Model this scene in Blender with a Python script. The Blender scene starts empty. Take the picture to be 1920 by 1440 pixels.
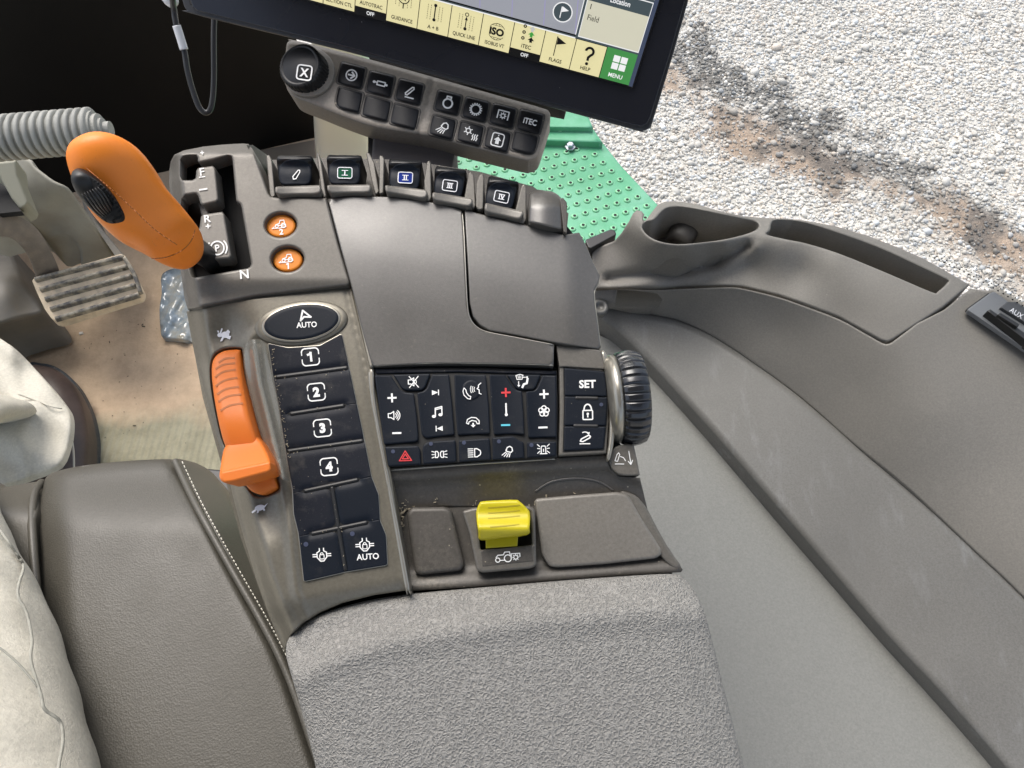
import bpy, math, random
import numpy as np
from mathutils import Vector
from mathutils.geometry import delaunay_2d_cdt, tessellate_polygon
random.seed(7); RNG = np.random.default_rng(7)
S = bpy.context.scene
COL = S.collection

# ------------------------------------------------------------------ camera, sky, sun, exposure
TILT = math.radians(30.0)
CAM = np.array([0.0, 0.0, 1.25])
LENS = 26.0
FP = LENS / 36.0 * 1920.0
cd = bpy.data.cameras.new('camera'); cam = bpy.data.objects.new('camera', cd); COL.objects.link(cam)
cam.location = CAM; cam.rotation_euler = (TILT, 0, 0)
cd.lens = LENS; cd.sensor_width = 36; cd.clip_start = 0.01; cd.clip_end = 500
S.camera = cam
SUN_EL, SUN_AZ = 56.0, -30.0       # azimuth clockwise from +Y
w = bpy.data.worlds.new('World'); S.world = w; w.use_nodes = True
wn = w.node_tree.nodes; wn.clear()
sky = wn.new('ShaderNodeTexSky'); sky.sky_type = 'NISHITA'; sky.sun_disc = False
sky.sun_elevation = math.radians(SUN_EL); sky.sun_rotation = math.radians(SUN_AZ)
sky.air_density = 1.0; sky.dust_density = 4.0; sky.ozone_density = 1.0
hs = wn.new('ShaderNodeHueSaturation'); hs.inputs['Saturation'].default_value = 0.65
bg = wn.new('ShaderNodeBackground'); bg.inputs['Strength'].default_value = 0.13
wo = wn.new('ShaderNodeOutputWorld')
w.node_tree.links.new(sky.outputs[0], hs.inputs['Color']); w.node_tree.links.new(hs.outputs[0], bg.inputs['Color'])
w.node_tree.links.new(bg.outputs[0], wo.inputs['Surface'])
sd = bpy.data.lights.new('sun', 'SUN'); sd.energy = 1.1; sd.angle = math.radians(35); sd.color = (1, .965, .92)
so = bpy.data.objects.new('sun', sd); COL.objects.link(so)
el, az = math.radians(SUN_EL), math.radians(SUN_AZ)
sv = Vector((math.sin(az) * math.cos(el), math.cos(az) * math.cos(el), math.sin(el)))
so.rotation_euler = sv.to_track_quat('Z', 'Y').to_euler()
S.view_settings.view_transform = 'Standard'; S.view_settings.look = 'None'
S.view_settings.gamma = 1; S.view_settings.exposure = 1.0; S.view_settings.use_curve_mapping = False
S.cycles.max_bounces = 8; S.cycles.use_denoising = True

# ------------------------------------------------------------------ unprojection helpers
CR = np.array([1.0, 0, 0]); CU = np.array([0, math.cos(TILT), math.sin(TILT)]); CF = np.array([0, math.sin(TILT), -math.cos(TILT)])
def A_(x): return np.asarray(x, float)
def ray(px, py):
    px, py = A_(px), A_(py)
    return ((px - 960) / FP)[..., None] * CR + (-(py - 720) / FP)[..., None] * CU + CF
def LZ(px, py, h):                       # h is an absolute world height
    d = ray(px, py); t = (A_(h) - CAM[2]) / d[..., 2]
    return CAM + d * t[..., None]
LZ.n = np.array([0, 0, 1.0])
def LY(px, py, h):                       # h is an absolute world y
    d = ray(px, py); t = (A_(h) - CAM[1]) / d[..., 1]
    return CAM + d * t[..., None]
LY.n = np.array([0, -1.0, 0])
class Plane:
    def __init__(s, px, py, dist, n):
        r = ray(px, py); s.O = CAM + r * dist; s.n = A_(n) / np.linalg.norm(n)
    def __call__(s, px, py, h):
        d = ray(px, py); t = ((s.O - CAM) @ s.n + A_(h)) / (d @ s.n)
        return CAM + d * t[..., None]
def proj(P):                             # world point back to photo coordinates
    d = A_(P) - CAM; z = d @ CF
    return np.stack([960 + FP * (d @ CR) / z, 720 - FP * (d @ CU) / z], -1)
PA = Plane(750, 700, 0.48, (0.02, -math.sin(math.radians(16)), math.cos(math.radians(16))))   # console
PD = Plane(900, 100, 0.50, (-0.14, -0.74, 0.66))      # display face
PK = Plane(790, 190, 0.535, (-0.02, -0.40, 0.92))      # key bar face
def tps(pts, k=1.0):
    P = A_(pts); X = P[:, :2] / 200.0; n = len(X)
    def phi(r): return r ** 2 * np.log(r + 1e-9)
    K = phi(np.linalg.norm(X[:, None] - X[None], axis=2)) + np.eye(n) * 1e-4
    Q = np.c_[np.ones(n), X]; M = np.block([[K, Q], [Q.T, np.zeros((3, 3))]])
    c = np.linalg.solve(M, np.r_[P[:, 2], np.zeros(3)])
    def f(px, py):
        Y = np.stack([A_(px), A_(py)], -1) / 200.0
        r = np.linalg.norm(Y[..., None, :] - X, axis=-1)
        return phi(r) @ c[:n] + c[n] + Y @ c[n + 1:]
    return f
def gs(px, py, cx, cy, rx, ry, a=0.0):
    c, s = math.cos(math.radians(a)), math.sin(math.radians(a))
    X = (px - cx) * c + (py - cy) * s; Y = -(px - cx) * s + (py - cy) * c
    return np.exp(-(X / rx) ** 2 - (Y / ry) ** 2)

# ------------------------------------------------------------------ 2D outline helpers
def resamp(P, s):
    out = []
    n = len(P)
    for i in range(n):
        a, b = A_(P[i]), A_(P[(i + 1) % n]); L = np.linalg.norm(b - a); m = max(1, int(math.ceil(L / s)))
        for k in range(m): out.append(a + (b - a) * k / m)
    return np.array(out)
def cr(P, n=6, closed=True):             # Catmull-Rom through the points
    P = A_(P); N = len(P); out = []
    rng = range(N) if closed else range(N - 1)
    for i in rng:
        if closed: a, b, c, d = P[i - 1], P[i], P[(i + 1) % N], P[(i + 2) % N]
        else: a, b, c, d = P[max(i - 1, 0)], P[i], P[i + 1], P[min(i + 2, N - 1)]
        for k in range(n):
            t = k / n
            out.append(0.5 * ((2 * b) + (-a + c) * t + (2 * a - 5 * b + 4 * c - d) * t * t + (-a + 3 * b - 3 * c + d) * t ** 3))
    if not closed: out.append(P[-1])
    return np.array(out)
def rnd(P, r, n=4):                      # polygon with rounded corners
    P = A_(P); N = len(P); out = []
    rr = r if hasattr(r, '__len__') else [r] * N
    for i in range(N):
        p, a, b = P[i], P[i - 1], P[(i + 1) % N]
        la, lb = np.linalg.norm(a - p), np.linalg.norm(b - p); q = min(rr[i], la * .45, lb * .45)
        if q < .3: out.append(p); continue
        s, e = p + (a - p) / la * q, p + (b - p) / lb * q
        for k in range(n + 1):
            t = k / n; out.append((1 - t) ** 2 * s + 2 * t * (1 - t) * p + t * t * e)
    return np.array(out)
def ell(cx, cy, rx, ry, rot=0, n=40):
    t = np.linspace(0, 2 * math.pi, n, endpoint=False); c, s = math.cos(math.radians(rot)), math.sin(math.radians(rot))
    x, y = rx * np.cos(t), ry * np.sin(t)
    return np.stack([cx + x * c - y * s, cy + x * s + y * c], 1)
def rect(cx, cy, w_, h_, rot=0, r=0):
    c, s = math.cos(math.radians(rot)), math.sin(math.radians(rot))
    P = [(cx + x * c - y * s, cy + x * s + y * c) for x, y in ((-w_/2, -h_/2), (w_/2, -h_/2), (w_/2, h_/2), (-w_/2, h_/2))]
    return rnd(P, r) if r else A_(P)
def band(path, w_, r=None):              # a strip of width w_ round a polyline
    P = A_(path); n = len(P); T = np.gradient(P, axis=0); T /= np.linalg.norm(T, axis=1)[:, None]
    N = np.stack([-T[:, 1], T[:, 0]], 1); a = w_ / 2
    Q = np.r_[P + N * a, (P - N * a)[::-1]]
    return rnd(Q, r if r is not None else a * .9) if n == 2 else Q
def inside(P, X):
    P = A_(P); x, y = X[:, 0], X[:, 1]; c = np.zeros(len(X), bool); j = len(P) - 1
    for i in range(len(P)):
        xi, yi, xj, yj = *P[i], *P[j]
        if yi != yj:
            c ^= ((yi > y) != (yj > y)) & (x < (xj - xi) * (y - yi) / (yj - yi) + xi)
        j = i
    return c
def dist_edge(loops, X):
    D = np.full(len(X), 1e9)
    for P in loops:
        A = P; B = np.roll(P, -1, axis=0); AB = B - A; L2 = (AB ** 2).sum(1) + 1e-12
        for s in range(0, len(X), 4000):
            x = X[s:s + 4000]; t = np.clip(((x[:, None] - A) * AB).sum(2) / L2, 0, 1)
            d = np.linalg.norm(x[:, None] - (A + t[..., None] * AB), axis=2).min(1)
            D[s:s + 4000] = np.minimum(D[s:s + 4000], d)
    return D
def sarea(P): return 0.5 * np.sum(P[:, 0] * np.roll(P[:, 1], -1) - np.roll(P[:, 0], -1) * P[:, 1])
def offset_in(P, d):
    T = np.roll(P, -1, 0) - np.roll(P, 1, 0); T /= (np.linalg.norm(T, axis=1)[:, None] + 1e-9)
    N = np.stack([-T[:, 1], T[:, 0]], 1)
    if sarea(P) < 0: N = -N
    return P + N * d

# ------------------------------------------------------------------ object helpers
def empty(name, label, cat, loc=(0, 0, 0), group=None, kind=None):
    o = bpy.data.objects.new(name, None); COL.objects.link(o); o.location = loc; o.empty_display_size = .02
    if label: o['label'] = label
    if cat: o['category'] = cat
    if group: o['group'] = group
    if kind: o['kind'] = kind
    bpy.context.view_layer.update()
    return o
def wloc(o):
    v = np.zeros(3)
    while o is not None: v += A_(o.location); o = o.parent
    return v
def link(name, V, F, mat, parent=None, smooth=True, label=None, cat=None, kind=None, midx=None):
    V = A_(V) - (wloc(parent) if parent is not None else 0)
    me = bpy.data.meshes.new(name); me.from_pydata([tuple(v) for v in V], [], [tuple(int(i) for i in f) for f in F])
    mats = mat if isinstance(mat, (list, tuple)) else [mat]
    for m in mats: me.materials.append(m)
    if midx is not None: me.polygons.foreach_set('material_index', np.asarray(midx, np.int32))
    if smooth: me.polygons.foreach_set('use_smooth', np.ones(len(me.polygons), bool))
    me.update()
    o = bpy.data.objects.new(name, me); COL.objects.link(o)
    if parent is not None: o.parent = parent
    if label: o['label'] = label
    if cat: o['category'] = cat
    if kind: o['kind'] = kind
    return o
def sharpen(o, deg=35):
    try: o.data.set_sharp_from_angle(angle=math.radians(deg))
    except Exception: pass
    return o
def patchgeo(outline, hf=0.0, L=PA, r=3.0, rh=None, depth=.006, s=None, holes=(), hdepth=None, hr=None, step=None):
    O = A_(outline)
    if sarea(O) < 0: O = O[::-1]
    ext = max(np.ptp(O[:, 0]), np.ptp(O[:, 1]))
    if s is None: s = max(6.0, ext / 26.0)
    st = step or min(s, max(3.0, ext / 40.0))
    O = resamp(O, st); loops = [O]
    for H in holes:
        H = resamp(A_(H), st)
        if sarea(H) > 0: H = H[::-1]
        loops.append(H)
    sc = np.linalg.norm(L(O[:1, 0] + 1, O[:1, 1], hf(O[:1, 0], O[:1, 1]) if callable(hf) else hf) - L(O[:1, 0], O[:1, 1], hf(O[:1, 0], O[:1, 1]) if callable(hf) else hf))
    if rh is None: rh = r * sc
    pts = [l for l in loops]; 
    if r > 0:
        for d in (r * .094, r * .357, r, r + max(.8, .35 * r), r + max(2.2, 1.0 * r)):
            for k, l in enumerate(loops):
                q = offset_in(l, d) if k == 0 else offset_in(l, -d)
                q = q[inside(O, q)]
                if len(q):
                    dd = dist_edge(loops, q); q = q[dd > d * .93]
                if len(q): pts.append(q)
    x0, y0 = O.min(0); x1, y1 = O.max(0)
    gx, gy = np.meshgrid(np.arange(x0, x1, s), np.arange(y0, y1, s * .866)); gx[1::2] += s / 2
    G = np.stack([gx.ravel(), gy.ravel()], 1); G = G[inside(O, G)]
    for H in loops[1:]: G = G[~inside(H, G)]
    if len(G): G = G[dist_edge(loops, G) > r + max(2.2, 1.0 * r) + s * .35]
    if len(G): pts.append(G)
    X = np.concatenate(pts); E = []; b = 0
    for l in loops:
        n = len(l); E += [(b + i, b + (i + 1) % n) for i in range(n)]; b += n
    res = delaunay_2d_cdt([Vector(p) for p in X], E, [], 0, 1e-5, False)
    V2 = A_([tuple(v) for v in res[0]]); F = np.array([f for f in res[2] if len(f) == 3])
    c = V2[F].mean(1); keep = inside(O, c)
    for H in loops[1:]: keep &= ~inside(H, c)
    F = F[keep]
    # make faces counter-clockwise seen from the camera (image y is down)
    a = V2[F]; ar = (a[:, 1, 0] - a[:, 0, 0]) * (a[:, 2, 1] - a[:, 0, 1]) - (a[:, 1, 1] - a[:, 0, 1]) * (a[:, 2, 0] - a[:, 0, 0])
    F = np.where((ar > 0)[:, None], F[:, ::-1], F)
    h = hf(V2[:, 0], V2[:, 1]) if callable(hf) else np.full(len(V2), float(hf))
    if r > 0:
        d = dist_edge(loops, V2); q = np.clip(1 - d / r, 0, 1) * .86; h = h - rh * (1 - np.sqrt(np.clip(1 - q * q, 0, 1)))
    V = L(V2[:, 0], V2[:, 1], h)
    # skirts on the boundary edges
    cnt = {}
    for f in F:
        for i in range(3):
            e = (f[i], f[(i + 1) % 3]); k = (min(e), max(e)); cnt.setdefault(k, []).append(e)
    B = [v[0] for v in cnt.values() if len(v) == 1]
    hl = np.concatenate(loops[1:]) if len(loops) > 1 else None
    nV = len(V); V = list(V); F = [tuple(f) for f in F]; mp = {}
    for a_, b_ in B:
        for q in (a_, b_):
            if q not in mp:
                dp = depth
                if hl is not None and hdepth is not None and np.min(np.abs(hl - V2[q]).sum(1)) < 1e-2: dp = hdepth
                mp[q] = len(V); V.append(V[q] - L.n * dp)
        F.append((b_, a_, mp[a_], mp[b_]))
    return np.array(V), F
def patch(name, outline, mat, parent=None, hf=0.0, label=None, cat=None, kind=None, sharp=None, **k):
    V, F = patchgeo(outline, hf, **k)
    o = link(name, V, F, mat, parent, smooth=k.get('r', 3.0) > 0, label=label, cat=cat, kind=kind)
    if sharp: sharpen(o, sharp)
    return o
def merge(parts):
    V, F, b = [], [], 0
    for v, f in parts:
        V.append(A_(v)); F += [tuple(i + b for i in q) for q in f]; b += len(v)
    return np.concatenate(V), F
def loftgeo(secs, L=PA, up=None, n=28, m=6, ex=2.2, close=True):
    """secs: (Lx, Ly, Rx, Ry, height, half thickness)"""
    C = cr(A_(secs), m, closed=False); up = L.n if up is None else A_(up); V = []; F = []
    for s_ in C:
        a, b = L(s_[0], s_[1], s_[4]), L(s_[2], s_[3], s_[4]); c, hv = (a + b) / 2, (b - a) / 2
        for k in range(n):
            t = 2 * math.pi * k / n; x = math.copysign(abs(math.cos(t)) ** (2 / ex), math.cos(t)); y = math.copysign(abs(math.sin(t)) ** (2 / ex), math.sin(t))
            V.append(c + hv * x + up * max(s_[5], 1e-4) * y)
    M = len(C)
    for i in range(M - 1):
        for k in range(n):
            F.append((i * n + k, i * n + (k + 1) % n, (i + 1) * n + (k + 1) % n, (i + 1) * n + k))
    if close:
        F.append(tuple(range(n))[::-1]); F.append(tuple((M - 1) * n + k for k in range(n)))
    return np.array(V), F
def tubegeo(P, r, n=10, m=6, smooth=True):
    P = A_(P); C = cr(P, m, closed=False) if smooth else P
    R = np.interp(np.linspace(0, 1, len(C)), np.linspace(0, 1, len(r)), r) if hasattr(r, '__len__') else np.full(len(C), r)
    V, F = [], []; T = np.gradient(C, axis=0); T /= np.linalg.norm(T, axis=1)[:, None]
    u = np.cross(T[0], [0.3, 0.2, 1]); u /= np.linalg.norm(u)
    for i, c in enumerate(C):
        u = u - T[i] * (u @ T[i]); u /= np.linalg.norm(u); v = np.cross(T[i], u)
        for k in range(n):
            t = 2 * math.pi * k / n; V.append(c + R[i] * (u * math.cos(t) + v * math.sin(t)))
    for i in range(len(C) - 1):
        for k in range(n): F.append((i * n + k, i * n + (k + 1) % n, (i + 1) * n + (k + 1) % n, (i + 1) * n + k))
    F.append(tuple(range(n))[::-1]); F.append(tuple((len(C) - 1) * n + k for k in range(n)))
    return np.array(V), F
def lathegeo(c, ax, prof, n=48, ribs=0, rd=0.0, ribr=(0, 9e9)):
    """profile: (t along axis, radius); ribs cut grooves of depth rd"""
    ax = A_(ax) / np.linalg.norm(ax); u = np.cross(ax, [0.1, 1, .2]); u /= np.linalg.norm(u); v = np.cross(ax, u)
    V, F = [], []
    for j, (t, r) in enumerate(prof):
        for k in range(n):
            a = 2 * math.pi * k / n; rr = r
            if ribs and ribr[0] <= j <= ribr[1]:
                ph = (a * ribs / (2 * math.pi)) % 1.0; rr = r - (rd if ph < .22 else 0)
            V.append(A_(c) + ax * t + rr * (u * math.cos(a) + v * math.sin(a)))
    m = len(prof)
    for j in range(m - 1):
        for k in range(n): F.append((j * n + k, j * n + (k + 1) % n, (j + 1) * n + (k + 1) % n, (j + 1) * n + k))
    F.append(tuple(range(n))[::-1]); F.append(tuple((m - 1) * n + k for k in range(n)))
    return np.array(V), F
def boxgeo(c, hx, hy, hz):
    c, hx, hy, hz = A_(c), A_(hx), A_(hy), A_(hz)
    V = [c + i * hx + j * hy + k * hz for i in (-1, 1) for j in (-1, 1) for k in (-1, 1)]
    return np.array(V), [(0, 1, 3, 2), (4, 6, 7, 5), (0, 4, 5, 1), (2, 3, 7, 6), (0, 2, 6, 4), (1, 5, 7, 3)]

# ------------------------------------------------------------------ printed symbols and lettering
_tc = {}
def textgeo(s, bold=0.0):
    if (s, bold) in _tc: return _tc[(s, bold)]
    c = bpy.data.curves.new('t', 'FONT'); c.body = s; c.size = 1; c.resolution_u = 3; c.fill_mode = 'FRONT'; c.offset = bold
    o = bpy.data.objects.new('t', c); COL.objects.link(o); bpy.context.view_layer.update()
    me = bpy.data.meshes.new_from_object(o.evaluated_get(bpy.context.evaluated_depsgraph_get()))
    V = A_([tuple(v.co)[:2] for v in me.vertices]); F = [tuple(p.vertices) for p in me.polygons]
    bpy.data.objects.remove(o); bpy.data.curves.remove(c); bpy.data.meshes.remove(me)
    V = (V - (V.min(0) + V.max(0)) / 2) / 0.73
    _tc[(s, bold)] = (V, F); return V, F
def stroke(P, w_, closed=False):
    P = A_(P); n = len(P); V, F = [], []; a = w_ / 2
    if closed: P = np.r_[P, P[:1]]; n += 1
    for i in range(n - 1):
        d = P[i + 1] - P[i]; L = np.linalg.norm(d)
        if L < 1e-9: continue
        d /= L; nn = np.array([-d[1], d[0]]) * a; e = d * a * .55
        b = len(V); V += [P[i] - nn - e, P[i + 1] - nn + e, P[i + 1] + nn + e, P[i] + nn - e]; F.append((b, b + 1, b + 2, b + 3))
    return V, F
def icongeo(items):
    """items in local units, x right, y up; returns 2D verts and faces (small z steps avoid coplanar overlap)"""
    V, F, Z = [], [], []; z = 0.0
    def add(v, f, stag=False):
        nonlocal z
        b = len(V)
        for i, q in enumerate(v): V.append(tuple(q)[:2]); Z.append(z + (((i // 4) % 3) * 2e-5 if stag else 0))
        F.extend(tuple(i + b for i in q) for q in f); z += 3e-5
    for it in items:
        k = it[0]
        if k == 'l': add(*stroke(it[1], it[2]), stag=True)
        elif k == 'lc': add(*stroke(it[1], it[2], True), stag=True)
        elif k == 'p':
            P = [tuple(p) for p in it[1]]
            tris = tessellate_polygon([[Vector((x, y, 0)) for x, y in P]])
            add(P, [t for t in tris])
        elif k == 'c':
            x, y, r, w_ = it[1:5]; a0, a1 = (it[5], it[6]) if len(it) > 5 else (0, 360); n = 28
            t = np.radians(np.linspace(a0, a1, n)); c, s = np.cos(t), np.sin(t)
            ry = it[7] if len(it) > 7 else r
            v = []
            for i in range(n): v += [(x + (r - w_/2) * c[i], y + (ry - w_/2) * s[i]), (x + (r + w_/2) * c[i], y + (ry + w_/2) * s[i])]
            add(v, [(2*i, 2*i+1, 2*i+3, 2*i+2) for i in range(n - 1)])
        elif k == 'd':
            x, y, r = it[1:4]; ry = it[4] if len(it) > 4 else r; t = np.linspace(0, 2 * math.pi, 20, endpoint=False)
            add([(x + r * math.cos(a), y + ry * math.sin(a)) for a in t], [tuple(range(20))])
        elif k == 't':
            s, x, y, size = it[1:5]; sx = it[5] if len(it) > 5 else 1; bold = it[6] if len(it) > 6 else .012
            v, f = textgeo(s, bold); add(v * A_([size * sx, size]) + A_([x, y]), f)
        elif k == 'rr':      # rounded frame
            x, y, w_, h_, r, t_ = it[1:7]; add(*stroke(rect(x, y, w_, h_, 0, r), t_, True), stag=True)
    return A_(V), F, A_(Z)
def fat(items, k):
    out = []
    for it in items:
        it = list(it)
        if it[0] in ('l', 'lc'): it[2] *= k
        elif it[0] == 'c': it[4] *= k
        elif it[0] == 'rr': it[6] *= k
        out.append(tuple(it))
    return out
def symbol(name, items, px, py, rot, mat, parent, L=PA, hf=0.001, sc=1.0, shx=0.0, label=None, lift=.00025):
    """print items onto the surface: local unit = 1 px of the photo scale, rot clockwise degrees in the picture"""
    V2, F, Z = icongeo(fat(items, 1.22)); c, s = math.cos(math.radians(rot)), math.sin(math.radians(rot))
    X = V2[:, 0] * sc + V2[:, 1] * shx * sc; Y = -V2[:, 1] * sc
    PX, PY = px + X * c - Y * s, py + X * s + Y * c
    h = hf(PX, PY) if callable(hf) else np.full(len(PX), float(hf))
    V = L(PX, PY, h + lift + Z)
    # winding so that normals face the camera
    G = []
    for f in F:
        a, b, d = V[f[0]], V[f[1]], V[f[2]]
        G.append(f if np.dot(np.cross(b - a, d - a), L.n) > 0 else f[::-1])
    return link(name, V, G, mat, parent, smooth=False, label=label)

# ------------------------------------------------------------------ materials
def M(name, col, rough=.5, metal=0.0, spec=.5, bumps=(), var=None, dust=None, coat=0, emit=None, alpha=None, trans=0, rvar=0.0, specks=None, scratch=None, grain=0):
    m = bpy.data.materials.new(name); m.use_nodes = True; nt = m.node_tree; N, Lk = nt.nodes, nt.links
    b = N['Principled BSDF']; b.inputs['Base Color'].default_value = (*col, 1); b.inputs['Roughness'].default_value = rough
    b.inputs['Metallic'].default_value = metal; b.inputs['Specular IOR Level'].default_value = spec
    if coat: b.inputs['Coat Weight'].default_value = coat; b.inputs['Coat Roughness'].default_value = .15
    if trans: b.inputs['Transmission Weight'].default_value = trans
    if alpha is not None: b.inputs['Alpha'].default_value = alpha
    tc = N.new('ShaderNodeTexCoord'); co = tc.outputs['Object']
    cur = None
    def noise(scale, det=4, rough_=.55, dist=0):
        n = N.new('ShaderNodeTexNoise'); n.inputs['Scale'].default_value = scale; n.inputs['Detail'].default_value = det
        n.inputs['Roughness'].default_value = rough_; n.inputs['Distortion'].default_value = dist; Lk.new(co, n.inputs['Vector']); return n.outputs['Fac']
    def ramp(f, a, b_, c0=0, c1=1):
        r = N.new('ShaderNodeMapRange'); r.inputs['From Min'].default_value = a; r.inputs['From Max'].default_value = b_
        r.inputs['To Min'].default_value = c0; r.inputs['To Max'].default_value = c1; Lk.new(f, r.inputs['Value']); return r.outputs['Result']
    def mix(fac, c1, c2):
        x = N.new('ShaderNodeMix'); x.data_type = 'RGBA'
        if hasattr(fac, 'node'): Lk.new(fac, x.inputs[0])
        else: x.inputs[0].default_value = fac
        for i, c in ((6, c1), (7, c2)):
            if hasattr(c, 'node'): Lk.new(c, x.inputs[i])
            else: x.inputs[i].default_value = (*c, 1)
        return x.outputs[2]
    c = tuple(col)
    if var:
        sc, am = var[:2]
        c = mix(ramp(noise(sc, 5), .3, .7), tuple(v * (1 - am) for v in col), tuple(v * (1 + am) for v in col))
    if dust:     # (scale, threshold, amount, colour)
        f = ramp(noise(dust[0], 8, .65), dust[1], dust[1] + .22, 0, dust[2]); c = mix(f, c, dust[3])
        f2 = ramp(noise(dust[0] * 14, 3, .7), .62, .72, 0, dust[2] * .8); c = mix(f2, c, dust[3])
    if specks:   # (scale, size, colour): small flecks
        v = N.new('ShaderNodeTexVoronoi'); v.inputs['Scale'].default_value = specks[0]; Lk.new(co, v.inputs['Vector'])
        f = ramp(v.outputs['Distance'], specks[1], specks[1] * .6, 0, 1)
        g = N.new('ShaderNodeMath'); g.operation = 'GREATER_THAN'; g.inputs[1].default_value = specks[3] if len(specks) > 3 else .75
        sp = N.new('ShaderNodeSeparateColor'); Lk.new(v.outputs['Color'], sp.inputs[0]); Lk.new(sp.outputs[0], g.inputs[0])
        mu = N.new('ShaderNodeMath'); mu.operation = 'MULTIPLY'; Lk.new(f, mu.inputs[0]); Lk.new(g.outputs[0], mu.inputs[1])
        c = mix(mu.outputs[0], c, specks[2])
    if grain:
        c = mix(ramp(noise(480, 2, .7), .3, .7), tuple(v * (1 - grain) for v in col), c)
    if scratch:  # (amount, colour): streaky scuff marks running along y
        mp = N.new('ShaderNodeMapping'); mp.inputs['Scale'].default_value = (55, 13, 55); mp.inputs['Rotation'].default_value = (0, 0, .62); Lk.new(co, mp.inputs['Vector'])
        n7 = N.new('ShaderNodeTexNoise'); n7.inputs['Scale'].default_value = 1; n7.inputs['Detail'].default_value = 9; n7.inputs['Roughness'].default_value = .72; Lk.new(mp.outputs[0], n7.inputs['Vector'])
        f = ramp(n7.outputs['Fac'], .54, .78, 0, scratch[0]); f8 = ramp(noise(5, 3), .38, .66, 0, 1)
        mu = N.new('ShaderNodeMath'); mu.operation = 'MULTIPLY'; Lk.new(f, mu.inputs[0]); Lk.new(f8, mu.inputs[1]); c = mix(mu.outputs[0], c, scratch[1])
    if hasattr(c, 'node'): Lk.new(c, b.inputs['Base Color'])
    if rvar: Lk.new(ramp(noise(18, 6), .3, .7, max(rough - rvar, .03), min(rough + rvar, 1)), b.inputs['Roughness'])
    last = None
    for (kind, sc, st, ds) in bumps:
        if kind == 'noise': f = noise(sc, 3)
        elif kind == 'vein':
            v = N.new('ShaderNodeTexVoronoi'); v.feature = 'DISTANCE_TO_EDGE'; v.inputs['Scale'].default_value = sc
            n2 = N.new('ShaderNodeTexNoise'); n2.inputs['Scale'].default_value = sc * .8; Lk.new(co, n2.inputs['Vector'])
            ad = N.new('ShaderNodeVectorMath'); ad.operation = 'MULTIPLY_ADD'; ad.inputs[1].default_value = (1.4 / sc,) * 3
            Lk.new(n2.outputs['Color'], ad.inputs[0]); Lk.new(co, ad.inputs[2]); Lk.new(ad.outputs[0], v.inputs['Vector'])
            f = ramp(v.outputs['Distance'], 0, .30, 1, 0)
            cc = mix(f, tuple(v_ * .80 for v_ in col), tuple(v_ * 1.10 for v_ in col)); Lk.new(cc, b.inputs['Base Color'])
        elif kind == 'cell':
            v = N.new('ShaderNodeTexVoronoi'); v.inputs['Scale'].default_value = sc; Lk.new(co, v.inputs['Vector']); f = v.outputs['Distance']
        elif kind == 'ridge':
            f0 = noise(sc, 4, .6, .6); a1 = N.new('ShaderNodeMath'); a1.operation = 'SUBTRACT'; a1.inputs[1].default_value = .5; Lk.new(f0, a1.inputs[0])
            a2 = N.new('ShaderNodeMath'); a2.operation = 'ABSOLUTE'; Lk.new(a1.outputs[0], a2.inputs[0]); f = ramp(a2.outputs[0], 0, .12, 1, 0)
        elif kind == 'wave':
            v = N.new('ShaderNodeTexWave'); v.inputs['Scale'].default_value = sc; v.inputs['Distortion'].default_value = .6; v.inputs['Detail Scale'].default_value = .3
            Lk.new(co, v.inputs['Vector']); f = v.outputs['Fac']
        bp = N.new('ShaderNodeBump'); bp.inputs['Strength'].default_value = st; bp.inputs['Distance'].default_value = ds
        Lk.new(f, bp.inputs['Height'])
        if last: Lk.new(last, bp.inputs['Normal'])
        last = bp.outputs['Normal']
    if last: Lk.new(last, b.inputs['Normal'])
    if emit: b.inputs['Emission Color'].default_value = (*emit[0], 1); b.inputs['Emission Strength'].default_value = emit[1]
    m['P'] = 1
    return m
DU = (.30, .27, .21)
taupe = M('taupe_plastic', (.140, .130, .113), .42, metal=.25, bumps=(('noise', 1500, .25, .0003),), var=(9, .06), dust=(14, .60, .22, DU), specks=(160, .10, (.42, .38, .30), .93), rvar=.06, grain=.20)
taupe2 = M('cover_plastic', (.098, .092, .083), .36, spec=.9, metal=.12, bumps=(('noise', 1500, .25, .0003),), var=(7, .05), dust=(16, .62, .2, DU), specks=(140, .09, (.45, .42, .34), .94), rvar=.07, grain=.20)
olive = M('olive_satin_plastic', (.185, .170, .135), .36, metal=.42, bumps=(('noise', 1800, .15, .0002),), var=(9, .05), dust=(20, .64, .2, DU), rvar=.05, grain=.20)
taupe3 = M('pad_taupe_plastic', (.185, .172, .150), .38, metal=.12, bumps=(('noise', 1500, .25, .0003),), var=(7, .05), dust=(16, .6, .25, DU), rvar=.07, grain=.20)
darkt = M('dark_taupe_plastic', (.085, .078, .069), .42, spec=.35, metal=.15, bumps=(('noise', 1500, .3, .0003),), var=(12, .08), dust=(22, .56, .4, DU), specks=(220, .13, (.42, .37, .28), .85), grain=.20)
rubber = M('black_rubber_button', (.006, .009, .015), .45, spec=.18, bumps=(('noise', 1200, .25, .0002),), dust=(60, .60, .12, (.17, .155, .125)), specks=(330, .09, (.24, .22, .18), .93))
rubber2 = M('black_gloss_button', (.008, .008, .009), .30, spec=.3, bumps=(('noise', 900, .2, .0002),), dust=(80, .60, .12, (.2, .19, .16)))
rubhaz = M('dusty_black_rubber', (.008, .010, .016), .5, spec=.18, bumps=(('noise', 1200, .3, .0002),), dust=(75, .54, .22, (.17, .155, .13)), specks=(360, .10, (.26, .23, .18), .85))
black = M('black_plastic', (.010, .010, .010), .45)
void = M('dark_cavity', (.006, .006, .006), .8)
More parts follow.
